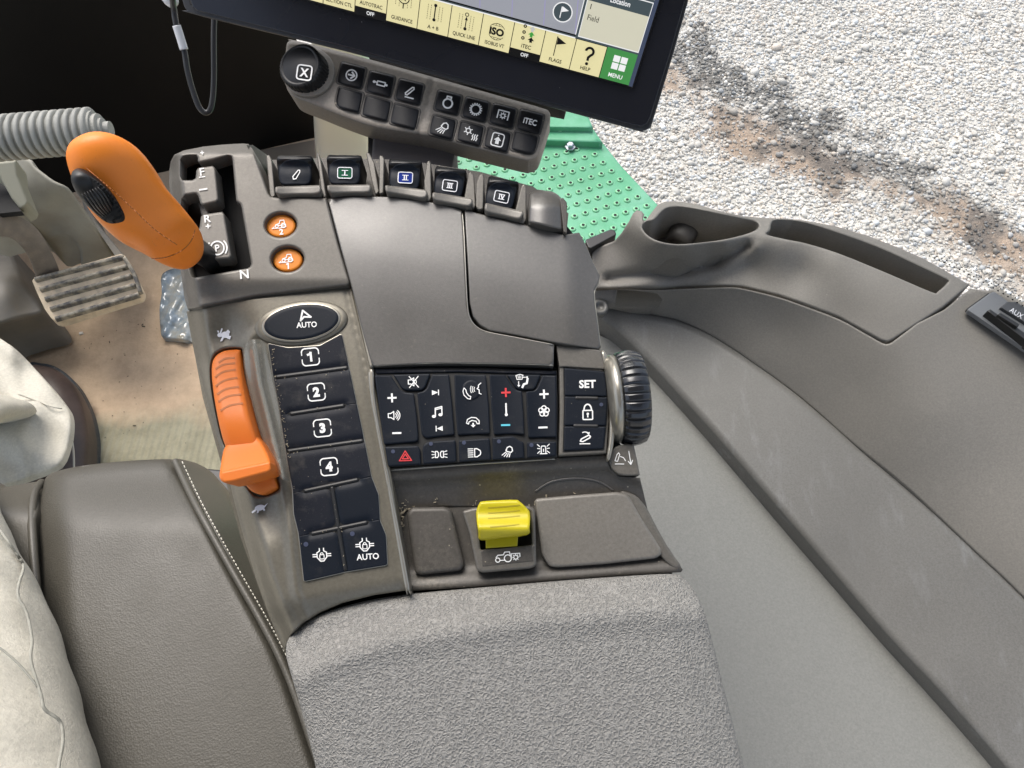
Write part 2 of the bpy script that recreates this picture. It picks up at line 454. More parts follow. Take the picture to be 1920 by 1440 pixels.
gloss = M('gloss_black_wheel', (.012, .013, .016), .22, coat=.4)
white = M('white_print', (.80, .80, .78), .5)
greyw = M('pale_grey_print', (.72, .72, .75), .5)
redp = M('red_print', (.62, .035, .04), .5)
cyanp = M('cyan_print', (.10, .50, .62), .5)
ledm = M('unlit_led', (.05, .06, .10), .3)
orange = M('orange_plastic', (.86, .245, .026), .42, spec=.4, specks=(110, .07, (.28, .11, .04), .93), rvar=.08, bumps=(('noise', 1600, .2, .0003),), var=(25, .04), dust=(45, .66, .3, (.42, .16, .06)))
orange2 = M('orange_throttle_plastic', (.70, .175, .024), .42, spec=.35, specks=(130, .07, (.25, .10, .04), .92), rvar=.08, bumps=(('noise', 1600, .2, .0003),), var=(25, .05), dust=(50, .62, .25, (.40, .20, .10)))
orangec = M('orange_cap', (.76, .25, .03), .45, spec=.3, dust=(70, .6, .25, (.35, .14, .05)))
groove = M('orange_groove_shade', (.42, .125, .025), .6)
yellow = M('yellow_plastic', (.52, .44, .010), .38, bumps=(('noise', 1600, .15, .0002),), dust=(60, .64, .25, (.45, .38, .10)))
metalr = M('bright_satin_metal', (.42, .40, .34), .25, metal=.9, rvar=.05)
champ = M('champagne_trim', (.36, .34, .29), .28, metal=.7)
padm = M('armrest_grained_vinyl', (.262, .254, .236), .6, bumps=(('vein', 430, .8, .0008), ('noise', 1500, .2, .0003)), var=(10, .05), dust=(9, .55, .25, (.27, .265, .25)))
leather = M('grey_brown_leather', (.078, .072, .058), .47, spec=.5, bumps=(('cell', 620, .3, .0005), ('noise', 110, .12, .0010)), var=(9, .06), rvar=.06, grain=.20)
leather2 = M('smooth_leather', (.088, .081, .065), .45, spec=.5, bumps=(('cell', 500, .25, .0004),), var=(9, .05), grain=.20)
thread = M('cream_thread', (.62, .60, .52), .7)
denim = M('pale_grey_denim', (.56, .535, .455), .85, bumps=(('noise', 620, .5, .0009), ('noise', 30, .35, .004)), var=(260, .10))
denim2 = M('denim_seam', (.33, .325, .28), .85, bumps=(('noise', 1100, .4, .0005),))
shoe = M('brown_shoe_leather', (.060, .042, .036), .42, bumps=(('noise', 160, .35, .001),), var=(30, .25))
solem = M('blue_black_sole', (.045, .052, .060), .5, bumps=(('noise', 300, .3, .001),), dust=(60, .5, .4, DU))
side1 = M('side_panel_plastic', (.215, .200, .176), .55, scratch=(.45, (.29, .275, .24)), bumps=(('noise', 900, .35, .0004),), var=(5, .06), dust=(8, .56, .25, (.19, .18, .155)), specks=(60, .05, (.5, .48, .42), .93), grain=.20)
side2 = M('scuffed_side_plastic', (.160, .154, .140), .42, scratch=(.8, (.32, .325, .33)), bumps=(('noise', 900, .3, .0004),), var=(6, .08), dust=(7, .5, .3, (.19, .195, .195)), specks=(30, .035, (.03, .03, .03), .9), rvar=.1, grain=.20)
side3 = M('grey_green_floor_plastic', (.245, .243, .222), .5, scratch=(.3, (.32, .325, .31)), bumps=(('noise', 300, .35, .0008),), var=(5, .03), dust=(11, .6, .15, (.21, .22, .20)), specks=(40, .035, (.03, .03, .02), .88), rvar=.06, grain=.20)
slotm = M('tray_inner_plastic', (.09, .08, .07), .55, bumps=(('noise', 900, .3, .0004),), var=(20, .1))
matm = None
def floor_mat():
    m = M('sandy_rubber_mat', (.30, .27, .19), .8, bumps=(('noise', 220, .5, .002),)); nt = m.node_tree; N, Lk = nt.nodes, nt.links; b = N['Principled BSDF']
    tc = N.new('ShaderNodeTexCoord'); co = tc.outputs['Object']
    sx = N.new('ShaderNodeSeparateXYZ'); Lk.new(co, sx.inputs[0])
    n1 = N.new('ShaderNodeTexNoise'); n1.inputs['Scale'].default_value = 5; n1.inputs['Detail'].default_value = 8; Lk.new(co, n1.inputs['Vector'])
    # front part gets a paler clay-dust tone, partly painted sunlight, ribs show through behind
    a = N.new('ShaderNodeMath'); a.operation = 'MULTIPLY_ADD'; a.inputs[1].default_value = .22; Lk.new(n1.outputs['Fac'], a.inputs[0]); Lk.new(sx.outputs['Y'], a.inputs[2])
    r = N.new('ShaderNodeMapRange'); r.inputs['From Min'].default_value = .735; r.inputs['From Max'].default_value = .79; Lk.new(a.outputs[0], r.inputs['Value'])
    n2 = N.new('ShaderNodeTexNoise'); n2.inputs['Scale'].default_value = 28; n2.inputs['Detail'].default_value = 9; n2.inputs['Roughness'].default_value = .7; Lk.new(co, n2.inputs['Vector'])
    def mix(f, c1, c2):
        x = N.new('ShaderNodeMix'); x.data_type = 'RGBA'; Lk.new(f, x.inputs[0])
        for i, c in ((6, c1), (7, c2)):
            if hasattr(c, 'node'): Lk.new(c, x.inputs[i])
            else: x.inputs[i].default_value = (*c, 1)
        return x.outputs[2]
    rr = N.new('ShaderNodeMapRange'); rr.inputs['From Min'].default_value = .4; rr.inputs['From Max'].default_value = .66; Lk.new(n2.outputs['Fac'], rr.inputs['Value'])
    c1 = mix(rr.outputs[0], (.33, .31, .215), (.24, .225, .15)); c2 = mix(rr.outputs[0], (.60, .45, .30), (.48, .35, .23))
    c = mix(r.outputs[0], c1, c2)
    n3 = N.new('ShaderNodeTexVoronoi'); n3.inputs['Scale'].default_value = 9; Lk.new(co, n3.inputs['Vector'])
    n4 = N.new('ShaderNodeTexNoise'); n4.inputs['Scale'].default_value = 45; Lk.new(co, n4.inputs['Vector'])
    s = N.new('ShaderNodeMath'); s.operation = 'MULTIPLY_ADD'; s.inputs[1].default_value = .12; Lk.new(n4.outputs['Fac'], s.inputs[0]); Lk.new(n3.outputs['Distance'], s.inputs[2])
    r3 = N.new('ShaderNodeMapRange'); r3.inputs['From Min'].default_value = .23; r3.inputs['From Max'].default_value = .17; r3.inputs['To Max'].default_value = .55; Lk.new(s.outputs[0], r3.inputs['Value'])
    g = N.new('ShaderNodeSeparateColor'); Lk.new(n3.outputs['Color'], g.inputs[0]); gt = N.new('ShaderNodeMath'); gt.operation = 'GREATER_THAN'; gt.inputs[1].default_value = .55; Lk.new(g.outputs[0], gt.inputs[0])
    mm = N.new('ShaderNodeMath'); mm.operation = 'MULTIPLY'; Lk.new(r3.outputs[0], mm.inputs[0]); Lk.new(gt.outputs[0], mm.inputs[1])
    c = mix(mm.outputs[0], c, (.16, .10, .06)); Lk.new(c, b.inputs['Base Color'])
    wv = N.new('ShaderNodeTexWave'); wv.inputs['Scale'].default_value = 24; wv.inputs['Distortion'].default_value = .5; Lk.new(co, wv.inputs['Vector'])
    inv = N.new('ShaderNodeMath'); inv.operation = 'MULTIPLY_ADD'; inv.inputs[1].default_value = -.7; inv.inputs[2].default_value = .8; Lk.new(r.outputs[0], inv.inputs[0])
    bp = N.new('ShaderNodeBump'); bp.inputs['Distance'].default_value = .002; Lk.new(inv.outputs[0], bp.inputs['Strength']); Lk.new(wv.outputs['Fac'], bp.inputs['Height'])
    old = b.inputs['Normal'].links[0].from_socket; Lk.new(old, bp.inputs['Normal']); Lk.new(bp.outputs[0], b.inputs['Normal'])
    return m
floorm = floor_mat()
cowl = M('grey_green_cowl_plastic', (.30, .29, .24), .6, bumps=(('noise', 300, .3, .0006),), var=(12, .15), dust=(14, .52, .5, (.24, .21, .15)))
cowl2 = M('dusty_dark_cowl', (.17, .16, .14), .6, var=(14, .2), dust=(16, .5, .5, (.2, .17, .12)))
bellow = M('dusty_ribbed_rubber', (.31, .31, .28), .6, bumps=(('noise', 300, .3, .001),), var=(30, .2), dust=(30, .5, .4, (.27, .26, .2)))
pedalm = M('worn_pedal_rubber', (.68, .56, .40), .75, bumps=(('noise', 300, .5, .001),), var=(60, .25), dust=(30, .5, .5, (.38, .33, .25)))
pedalr = M('worn_black_ridge', (.085, .08, .075), .5, bumps=(('noise', 300, .5, .001),), dust=(60, .40, .8, (.45, .40, .30)))
pedarm = M('dusty_steel_arm', (.20, .17, .14), .6, bumps=(('noise', 200, .4, .001),), var=(30, .25), dust=(25, .48, .7, (.30, .25, .19)))
creamp = M('cream_post_paint', (.74, .71, .58), .35, var=(5, .04))
brownt = M('brown_trim', (.16, .13, .095), .7, var=(10, .1))
blackwall = M('black_front_panel', (.0035, .0033, .0030), .5, spec=.2, var=(4, .2))
bracket = M('dark_grey_bracket', (.095, .085, .084), .6, bumps=(('noise', 900, .3, .0004),), var=(12, .08))
cable_m = M('grey_black_cable', (.035, .036, .038), .3); labm = M('white_sleeve', (.75, .76, .78), .35)
green = M('green_deck_paint', (.075, .33, .17), .38, bumps=(('noise', 60, .15, .002),), var=(9, .12), dust=(7, .46, .55, (.20, .46, .33)), rvar=.1)
greend = M('pale_green_hole_rim', (.20, .50, .28), .4); boltm = M('zinc_bolt', (.45, .47, .52), .3, metal=.8)
keyb = M('keypad_taupe_plastic', (.29, .255, .21), .45, bumps=(('noise', 1200, .25, .0003),), var=(14, .07), dust=(20, .55, .35, DU), grain=.20)
bezel = M('display_black_gloss', (.012, .013, .018), .16, var=(5, .3), specks=(200, .07, (.16, .16, .16), .93), bumps=())
bezrim = M('display_dark_edge', (.035, .035, .037), .4)
def em(name, c, s=1.0): return M(name, tuple(v * .25 for v in c), .25, emit=(c, s))
EK = .46
e_beige = em('screen_beige', (.72, .655, .36), EK); e_grey = em('screen_grey', (.30, .31, .345), EK); e_lilac = em('screen_lilac', (.30, .28, .46), EK)
e_tan = em('screen_sand', (.58, .56, .44), EK); e_slate = em('screen_slate', (.055, .075, .085), EK); e_green = em('screen_green', (.055, .25, .065), EK)
e_black = em('screen_ink', (.010, .010, .011), .2); e_white = em('screen_white', (.80, .80, .80), EK); e_gold = em('screen_line', (.30, .26, .12), EK); e_blue = em('screen_edge', (.05, .065, .11), EK)
e_gr2 = em('screen_leaf', (.05, .30, .05), EK); e_lg = em('screen_light_grey', (.48, .48, .46), EK)
glassm = bpy.data.materials.new('window_glass'); glassm.use_nodes = True
_n = glassm.node_tree.nodes; _n.clear(); _o = _n.new('ShaderNodeOutputMaterial'); _x = _n.new('ShaderNodeMixShader'); _t = _n.new('ShaderNodeBsdfTransparent'); _g = _n.new('ShaderNodeBsdfGlossy')
_t.inputs[0].default_value = (.94, .96, .95, 1); _g.inputs['Roughness'].default_value = .02; _lw = _n.new('ShaderNodeLayerWeight'); _lw.inputs['Blend'].default_value = .5; _pw = _n.new('ShaderNodeMath'); _pw.operation = 'POWER'; _pw.inputs[1].default_value = 5; _f = _n.new('ShaderNodeMath'); _f.operation = 'MULTIPLY_ADD'; _f.inputs[1].default_value = .8; _f.inputs[2].default_value = .045
for a, b in ((_lw.outputs['Facing'], _pw.inputs[0]), (_pw.outputs[0], _f.inputs[0]), (_f.outputs[0], _x.inputs[0]), (_t.outputs[0], _x.inputs[1]), (_g.outputs[0], _x.inputs[2]), (_x.outputs[0], _o.inputs[0])): glassm.node_tree.links.new(a, b)
acryl = M('milky_clear_acrylic', (.42, .41, .35), .08, alpha=.40, coat=1.0, spec=1.0)
foilm = M('bluish_crumpled_foil', (.30, .36, .40), .16, metal=.1, coat=.6, bumps=(('noise', 22, .8, .012),), var=(16, .5), dust=(16, .46, .9, (.42, .36, .24)))
chips = M('straw_crumbs', (.27, .235, .17), .9, var=(300, .4)); roofm = M('added_roof_lining', (.14, .135, .12), .9)

# ------------------------------------------------------------------ the place: ground, gravel, deck, cab floor, front panel
GZ = -1.20
def smst(a, b, x): t = np.clip((x - a) / (b - a), 0, 1); return t * t * (3 - 2 * t)
def vnoise(X, sc, seed=0):
    r = np.random.default_rng(seed); T = r.random((64, 64)); P = X * sc; I = np.floor(P).astype(int); f = P - I; f = f * f * (3 - 2 * f)
    g = lambda i, j: T[i % 64, j % 64]
    a = g(I[:, 0], I[:, 1]); b = g(I[:, 0] + 1, I[:, 1]); c = g(I[:, 0], I[:, 1] + 1); d = g(I[:, 0] + 1, I[:, 1] + 1)
    return (a * (1 - f[:, 0]) + b * f[:, 0]) * (1 - f[:, 1]) + (c * (1 - f[:, 0]) + d * f[:, 0]) * f[:, 1]
def fbm(X, sc, seed=0): return (vnoise(X, sc, seed) + .5 * vnoise(X, sc * 2.1, seed + 1) + .25 * vnoise(X, sc * 4.3, seed + 2) + .12 * vnoise(X, sc * 9, seed + 3)) / 1.87
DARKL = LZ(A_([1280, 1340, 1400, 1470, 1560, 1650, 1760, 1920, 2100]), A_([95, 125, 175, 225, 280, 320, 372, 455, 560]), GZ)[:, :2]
BROWNL = LZ(A_([1200, 1270, 1330, 1420, 1500, 1560, 1650, 1760, 1860, 2040]), A_([150, 175, 205, 262, 290, 310, 352, 400, 440, 530]), GZ)[:, :2]
def dpoly(X, Pl):
    D = np.full(len(X), 1e9)
    for a, b in zip(Pl[:-1], Pl[1:]):
        ab = b - a; t = np.clip(((X - a) @ ab) / (ab @ ab), 0, 1); D = np.minimum(D, np.linalg.norm(X - (a + t[:, None] * ab), axis=1))
    return D
def groundcol(X):
    n = fbm(X, 3.0, 5); n2 = fbm(X, 9.0, 11); n3 = fbm(X, 1.1, 21)
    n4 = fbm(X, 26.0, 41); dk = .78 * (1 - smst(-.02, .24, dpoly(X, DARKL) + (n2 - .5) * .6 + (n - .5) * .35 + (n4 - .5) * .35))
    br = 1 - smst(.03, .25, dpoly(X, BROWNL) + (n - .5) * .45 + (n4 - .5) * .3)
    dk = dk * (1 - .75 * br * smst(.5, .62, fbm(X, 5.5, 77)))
    lw = smst(.55, .7, n3) * .5
    return dk, br, lw
def vcol_mat(name, rough, bump):
    m = M(name, (.5, .5, .5), rough, bumps=bump); a = m.node_tree.nodes.new('ShaderNodeVertexColor'); a.layer_name = 'Col'
    m.node_tree.links.new(a.outputs[0], m.node_tree.nodes['Principled BSDF'].inputs['Base Color']); return m
def setcol(me, C):
    ca = me.color_attributes.new('Col', 'FLOAT_COLOR', 'POINT'); ca.data.foreach_set('color', np.c_[C, np.ones(len(C))].ravel())
gx = np.linspace(-1.2, 5.5, 340); gy = np.linspace(.3, 6.5, 320); GX, GY = np.meshgrid(gx, gy); X = np.c_[GX.ravel(), GY.ravel()]
dk, br, lw = groundcol(X); base = A_([.58, .555, .51]) * (.8 + .4 * fbm(X, 14, 3))[:, None]
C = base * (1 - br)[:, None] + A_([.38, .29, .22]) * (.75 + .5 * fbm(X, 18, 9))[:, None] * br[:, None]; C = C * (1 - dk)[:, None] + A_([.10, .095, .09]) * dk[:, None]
Vg = np.c_[X, GZ + .02 * (fbm(X, 2.2, 31) - .5) + .008 * fbm(X, 20, 8)]
nx, ny = len(gx), len(gy); i, j = np.meshgrid(np.arange(nx - 1), np.arange(ny - 1)); a = (j * nx + i).ravel()
Fg = np.stack([a, a + 1, a + nx + 1, a + nx], 1)
gm = vcol_mat('pale_gravel_bed', .9, (('noise', 120, .8, .01), ('noise', 35, .6, .02)))
o = link('gravel_ground', Vg, Fg, gm, kind='structure'); setcol(o.data, C)
far = M('far_gravel', (.44, .42, .38), .9, bumps=(('noise', 60, .8, .02),), var=(12, .25))
link('ground', [(-60, -60, GZ - .03), (60, -60, GZ - .03), (60, 60, GZ - .03), (-60, 60, GZ - .03)], [(0, 1, 2, 3)], far, kind='structure', smooth=False)
# stones
def stones(n=120000):
    t = (1 + 5 ** .5) / 2
    I = A_([(-1, t, 0), (1, t, 0), (-1, -t, 0), (1, -t, 0), (0, -1, t), (0, 1, t), (0, -1, -t), (0, 1, -t), (t, 0, -1), (t, 0, 1), (-t, 0, -1), (-t, 0, 1)]); I /= np.linalg.norm(I[0])
    FI = np.array([(0, 11, 5), (0, 5, 1), (0, 1, 7), (0, 7, 10), (0, 10, 11), (1, 5, 9), (5, 11, 4), (11, 10, 2), (10, 7, 6), (7, 1, 8), (3, 9, 4), (3, 4, 2), (3, 2, 6), (3, 6, 8), (3, 8, 9), (4, 9, 5), (2, 4, 11), (6, 2, 10), (8, 6, 7), (9, 8, 1)])
    P = np.c_[RNG.uniform(-.3, 4.6, n * 3), RNG.uniform(.8, 5.3, n * 3)]
    # keep the part of the yard one can see past the cab from about here
    d = np.c_[P, np.full(len(P), GZ)] - CAM; z = d @ CF; px = 960 + FP * (d @ CR) / z; py = 720 - FP * (d @ CU) / z
    P = P[(px > 860) & (px < 2350) & (py > -200) & (py < 760)][:n]; n = len(P)
    dk, br, lw = groundcol(P); keep = RNG.random(n) > br * .72; P, dk, br, lw = P[keep], dk[keep], br[keep], lw[keep]; n = len(P)
    s = np.exp(RNG.normal(np.log(.0062), .38, n)); s = np.clip(s, .003, .024)
    ax = np.stack([s * RNG.uniform(.8, 1.35, n), s * RNG.uniform(.7, 1.1, n), s * RNG.uniform(.45, .8, n)], 1)
    th = RNG.uniform(0, 2 * math.pi, n); ti = RNG.normal(0, .35, n)
    V = I[None] * (1 + RNG.uniform(-.16, .16, (n, 12, 1))); V = V * ax[:, None]
    c, s_ = np.cos(ti)[:, None], np.sin(ti)[:, None]; V = np.stack([V[..., 0], V[..., 1] * c - V[..., 2] * s_, V[..., 1] * s_ + V[..., 2] * c], -1)
    c, s_ = np.cos(th)[:, None], np.sin(th)[:, None]; V = np.stack([V[..., 0] * c - V[..., 1] * s_, V[..., 0] * s_ + V[..., 1] * c, V[..., 2]], -1)
    z0 = GZ + .02 * (fbm(P, 2.2, 31) - .5) + .008 * fbm(P, 20, 8)
    V += np.c_[P, z0 + ax[:, 2] * RNG.uniform(.25, .75, n)][:, None]
    g = np.clip(RNG.normal(.61, .10, n), .25, .8)[:, None]; tint = RNG.random((n, 1))
    C = g * (A_([1, .955, .88]) * (tint < .72) + A_([.93, .95, .96]) * ((tint >= .72) & (tint < .9)) + A_([1.05, .93, .80]) * (tint >= .9))
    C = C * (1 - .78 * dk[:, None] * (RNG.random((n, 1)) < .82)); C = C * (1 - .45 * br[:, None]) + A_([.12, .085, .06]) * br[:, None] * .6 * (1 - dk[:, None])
    F = (FI[None] + (np.arange(n) * 12)[:, None, None]).reshape(-1, 3)
    me = bpy.data.meshes.new('gravel'); V = V.reshape(-1, 3)
    me.vertices.add(len(V)); me.vertices.foreach_set('co', V.ravel()); me.loops.add(len(F) * 3); me.loops.foreach_set('vertex_index', F.ravel().astype(np.int32))
    me.polygons.add(len(F)); me.polygons.foreach_set('loop_start', np.arange(0, len(F) * 3, 3, dtype=np.int32)); me.polygons.foreach_set('loop_total', np.full(len(F), 3, np.int32))
    me.update(); me.validate(); setcol(me, np.repeat(C, 12, axis=0)); me.materials.append(vcol_mat('gravel_stone', .8, (('noise', 500, .3, .001),)))
    o = bpy.data.objects.new('gravel', me); COL.objects.link(o); o['kind'] = 'stuff'; o['label'] = 'loose pale gravel covering the yard outside the window'; o['category'] = 'gravel'
stones()

# green deck
DZ = -.10
deck = empty('metal_deck', 'green perforated metal step deck outside the cab window', 'deck', tuple(LZ(1050, 350, DZ)))
dk_out = [(845, 262), (1000, 262), (1130, 268), (1165, 312), (1240, 392), (1290, 455), (1290, 700), (900, 700), (780, 480), (780, 262)]
patch('tread_plate', dk_out, green, deck, L=LZ, hf=DZ, r=2, depth=.03, s=60)
up_out = [(800, 120), (1060, 120), (1098, 205), (1112, 238), (1128, 262), (1128, 268), (800, 250)]
patch('upper_plate', [(780, 100), (1050, 100), (1100, 212), (1112, 240), (780, 236)], green, deck, L=LZ, hf=DZ + .035, r=3, depth=.03, s=60)
patch('folded_lip', [(780, 238), (950, 238), (1113, 243), (1130, 268), (950, 262), (780, 262)], green, deck, L=LZ, hf=DZ + .02, r=5, depth=.04, s=30)
o0 = LZ(1050, 350, DZ); va = LZ(1065.5, 366.4, DZ) - o0; vb = LZ(1069.5, 344.2, DZ) - o0
parts, holes = [], []
deckpoly = A_(dk_out); 
for i in range(-22, 26):
    for j in range(-22, 26):
        p = o0 + va * i + vb * j
        d = p - CAM; z = d @ CF; q = (960 + FP * (d @ CR) / z, 720 - FP * (d @ CU) / z)
        if q[1] < 280 or q[0] < 800 or q[1] > 600: continue
        if not inside(deckpoly, A_([q]))[0] or dist_edge([deckpoly], A_([q]))[0] < 9: continue
        parts.append(lathegeo(p, (0, 0, 1), ((-.001, .0100), (.0025, .0072), (.0042, .0048), (.0030, .0036)), n=14)); holes.append(lathegeo(p + A_([0, 0, .0034]), (0, 0, 1), ((0, .0037), (.0003, .0037)), n=12))
def bigmerge(name, parts, mat, parent, **k):
    V, F = merge(parts); return link(name, V, F, mat, parent, **k)
bigmerge('raised_hole_rims', parts, greend, deck, kind='stuff'); bigmerge('hole_shade_discs', holes, void, deck, kind='stuff', smooth=False)  # near-black discs on the rims, painted shade of the open holes
b0 = LZ(1069, 276, DZ + .006); V, F = lathegeo(b0, (0, 0, 1), ((0, .014), (.003, .014), (.0031, .009), (.011, .009), (.012, .007)), n=6); link('bolt', V, F, boltm, deck, smooth=False)
b0 = LZ(1050, 245, DZ + .02); V, F = lathegeo(b0, (0, 0, 1), ((0, .006), (.003, .005)), n=14); link('rivet', V, F, greend, deck)

# cab floor, front panel, added roof
fl = LZ(A_([-500, 660, 660, -500]), A_([150, 150, 1500, 1900]), 0.0)
link('floor', [(-1.6, -.6, 0), (.35, -.6, 0), (.35, .75, 0), (-.18, .75, 0), (-.18, 1.5, 0), (-1.6, 1.5, 0)], [(0, 1, 2, 3, 4, 5)], floorm, kind='structure', smooth=False)
a, b = LZ(310, 326, 0.001), LZ(592, 262, 0.001); d = (b - a) / np.linalg.norm(b - a); p0, p1 = a - d * 2.0, b + d * .02; nn = np.cross(d, [0, 0, 1])
V, F = boxgeo((p0 + p1) / 2 + [0, 0, .31] - nn * 0.02, (p1 - p0) / 2, nn * .012, (0, 0, .31)); link('front_wall', V, F, blackwall, kind='structure', smooth=False)
V, F = boxgeo((-.05, -.30, 1.80), (.80, 0, 0), (0, .62, 0), (0, 0, .03)); link('added_ceiling', V, F, roofm, kind='structure', smooth=False)  # unseen short roof, added to darken seat reflections and cut overhead light
# cream corner post
post = empty('corner_post', 'cream painted cab corner post behind the keypad bar', 'post', tuple(LZ(650, 300, .1)))
V, F = loftgeo([(600, 330, 706, 330, 0, .05), (592, 255, 700, 255, .1, .05), (588, 150, 694, 150, .3, .05), (585, 20, 690, 20, .5, .05)], L=LZ, up=(0, 1, 0), n=24, m=4, ex=3.5)
link('post_column', V, F, creamp, post)
patch('foot_trim', [(485, 282), (590, 262), (592, 300), (500, 310)], brownt, post, L=LZ, hf=.012, r=2, depth=.012)
# window pane following the tray
pb = LZ(A_([715, 900, 1100, 1233, 1300, 1420, 1500, 1627, 1732, 1830, 1960, 2150]), A_([262, 330, 392, 378, 375, 402, 408, 440, 483, 530, 612, 760]), A_([.585] * 12)); C_ = cr(pb, 4, closed=False)
n = len(C_); V = np.r_[C_, C_ + [0, 0, 1.2]]; F = [(i, i + 1, n + i + 1, n + i) for i in range(n - 1)]
win = empty('window', 'curved clear side window rising behind the storage tray', 'window', tuple(C_[n // 2]))
link('glass_pane', V, F, glassm, win)
fr = []
for row in range(6):
    for k in range(36):
        q = k / 35.0; sx_ = 1712 + q * 310 + (row % 2) * 4.4; sy_ = np.interp(sx_, [1700, 1778, 1819, 1920, 2030], [468, 508, 528, 590, 664]) - row * 5.2 + 1
        hfac = .62 - .06 * row if sx_ > 1735 + row * 8 else .3
        c0 = LZ(sx_, sy_, .592 + row * .004)
        fr.append((c0, .0016 * hfac * (1 - row * .10)))
parts = []
for c0, r_ in fr:
    # nearest pane direction
    k = np.argmin(np.linalg.norm(C_[:-1, :2] - c0[:2], axis=1)); t = C_[k + 1] - C_[k]; t /= np.linalg.norm(t); nrm = np.cross(t, [0, 0, 1])
    c0 = c0 - nrm * (((c0 - C_[k]) @ nrm)) ; c0 = c0 + nrm * .0015
    parts.append(lathegeo(c0, nrm, ((0, r_), (.0002, r_)), n=10))
bigmerge('frit_dots', parts, black, win, smooth=False, kind='stuff')

# ------------------------------------------------------------------ display
disp = empty('display_monitor', 'large black framed touchscreen display tilted above the keypad bar', 'display', tuple(PD(900, 100, -.02)))
edge = [(335, -30), (345, 8), (352, 17), (364, 24), (640, 91), (900, 162), (1188, 240), (1205, 243), (1218, 237), (1224, 225), (1262, 100), (1302, -40), (1400, -360), (400, -620), (240, -300)]
patch('rear_shell', cr([(p[0] + (0), p[1] + 2.5) for p in edge[:11]], 3, closed=False).tolist() + edge[11:], bezrim, disp, L=PD, hf=-.004, r=2, depth=.014, s=60)
hfD = .0005
patch('bezel', [(349, -30), (356, 8), (362, 14), (370, 20), (640, 86), (900, 157), (1186, 234.5), (1203, 237), (1213, 232), (1219, 221), (1257, 98), (1296, -40), (1390, -340), (410, -600), (262, -300)], bezel, disp, L=PD, hf=-.001, r=1.5, depth=.003, s=60)
def homog(src, dst):
    A = []; B = []
    for (x, y), (u, v) in zip(src, dst):
        A += [[x, y, 1, 0, 0, 0, -u * x, -u * y], [0, 0, 0, x, y, 1, -v * x, -v * y]]; B += [u, v]
    h = np.linalg.solve(A_(A), A_(B)); return np.r_[h, 1].reshape(3, 3)
HM = homog([(0, 0), (0, 1), (-5, 0), (-5, 1)], [(1196, 103), (1178.5, 160), (907, 24.4), (896.8, 84.4)])
def HX(a, b):
    p = HM @ np.stack([A_(a), A_(b), np.ones_like(A_(a))]); return p[0] / p[2], p[1] / p[2]
lay = [0]
def scr(name, quads, mat, parent, z=None):
    """flat patches on the glass given in tile coordinates"""
    V, F = [], []
    lay[0] += 1; zz = hfD + .00004 * lay[0] if z is None else z
    for Q in quads:
        Q = A_(Q); u, v = HX(Q[:, 0], Q[:, 1]); P = PD(u, v, zz); b = len(V); V += list(P); F.append(tuple(range(b, b + len(P)))[::-1])
    return link(name, V, F, mat, parent, smooth=False)
def R4(a0, b0, a1, b1): return [(a0, b0), (a1, b0), (a1, b1), (a0, b1)]
scrn = link('screen', *(lambda P: (P, [(3, 2, 1, 0)]))(PD(*HX(A_([-14, .17, .17, -14]), A_([-9, -9, 1.06, 1.06])), hfD)), e_black, disp, smooth=False)
scr('screen_margin', [R4(.0, -9, .13, 1.02)], e_blue, scrn)
scr('map_area', [R4(-13, -7, -1.03, -.10)], e_grey, scrn)
ln = []
for k in range(9):
    a0 = -7.3 + k * 1.02
    ln.append([(a0, -7), (a0 + .02, -7), (a0 + 1.15, -.12), (a0 + 1.12, -.12)] if a0 + 1.15 < -1.05 else [(a0 - .9, -7), (a0 - .88, -7), (-1.05, -1.9), (-1.06, -2.2)])
for k in range(3): ln.append([(-7 + k * 2, -2.5 - k), (-7 + k * 2, -2.55 - k), (-1.1, -1.25 - 1.2 * k), (-1.1, -1.2 - 1.2 * k)])
scr('map_line', ln, e_lilac, scrn)
scr('side_card', [R4(-.99, -2.50, -.05, -2.02)], e_white, scrn)
scr('side_card', [R4(-.97, -2.9, -.07, -2.06), ], e_tan, scrn)
# real location card is two tiles wide
HW = -2.02
def card(b0, b1, head=True):
    scr('info_card', [R4(-1.98 + .0, b0, 0.0, b1)], e_white, scrn)
    scr('card_face', [R4(-1.96, b0 + .03, -.02, b1 - .03)], e_tan, scrn)
    if head: scr('card_header', [R4(-1.96, b0 + .03, -.02, b0 + .42)], e_slate, scrn)
scr('card_gap', [R4(-2.06, -9, 0.0, -.0)], e_slate, scrn)
scr('map_edge', [R4(-2.08, -9, -2.055, -.10)], e_white, scrn)
card(-4.3, -1.68, False); card(-1.60, -.06, True)
def stext(s, a, b, hpx, mat, name='lettering', sx=.85, bold=.012, par=None):
    V2, F = textgeo(s, bold); lay[0] += 1
    # tile units: one tile is about 56 px wide, 60 px high
    u, v = HX(a + V2[:, 0] * hpx * sx / 57.5, b - V2[:, 1] * hpx / 59.5); P = PD(u, v, hfD + .00004 * lay[0])
    return link(name, P, [f for f in F], mat, par or scrn, smooth=False)
def sicon(items, a, b, mat, name='icon', sc=1.0, par=None):
    V2, F, Z = icongeo(items); lay[0] += 1
    u, v = HX(a + V2[:, 0] * sc / 57.5, b - V2[:, 1] * sc / 59.5); P = PD(u, v, hfD + .00004 * lay[0] + Z * .25)
    return link(name, P, F, mat, par or scrn, smooth=False)
stext('Location', -.98, -1.37, 9.5, e_white, sx=.8, bold=.02); stext('1', -1.82, -1.02, 9.5, e_black); stext('Field', -1.66, -.70, 10.5, e_black, sx=.8, bold=0)
stext('Implement', -.85, -2.02, 10.5, e_black, sx=.8, bold=0)
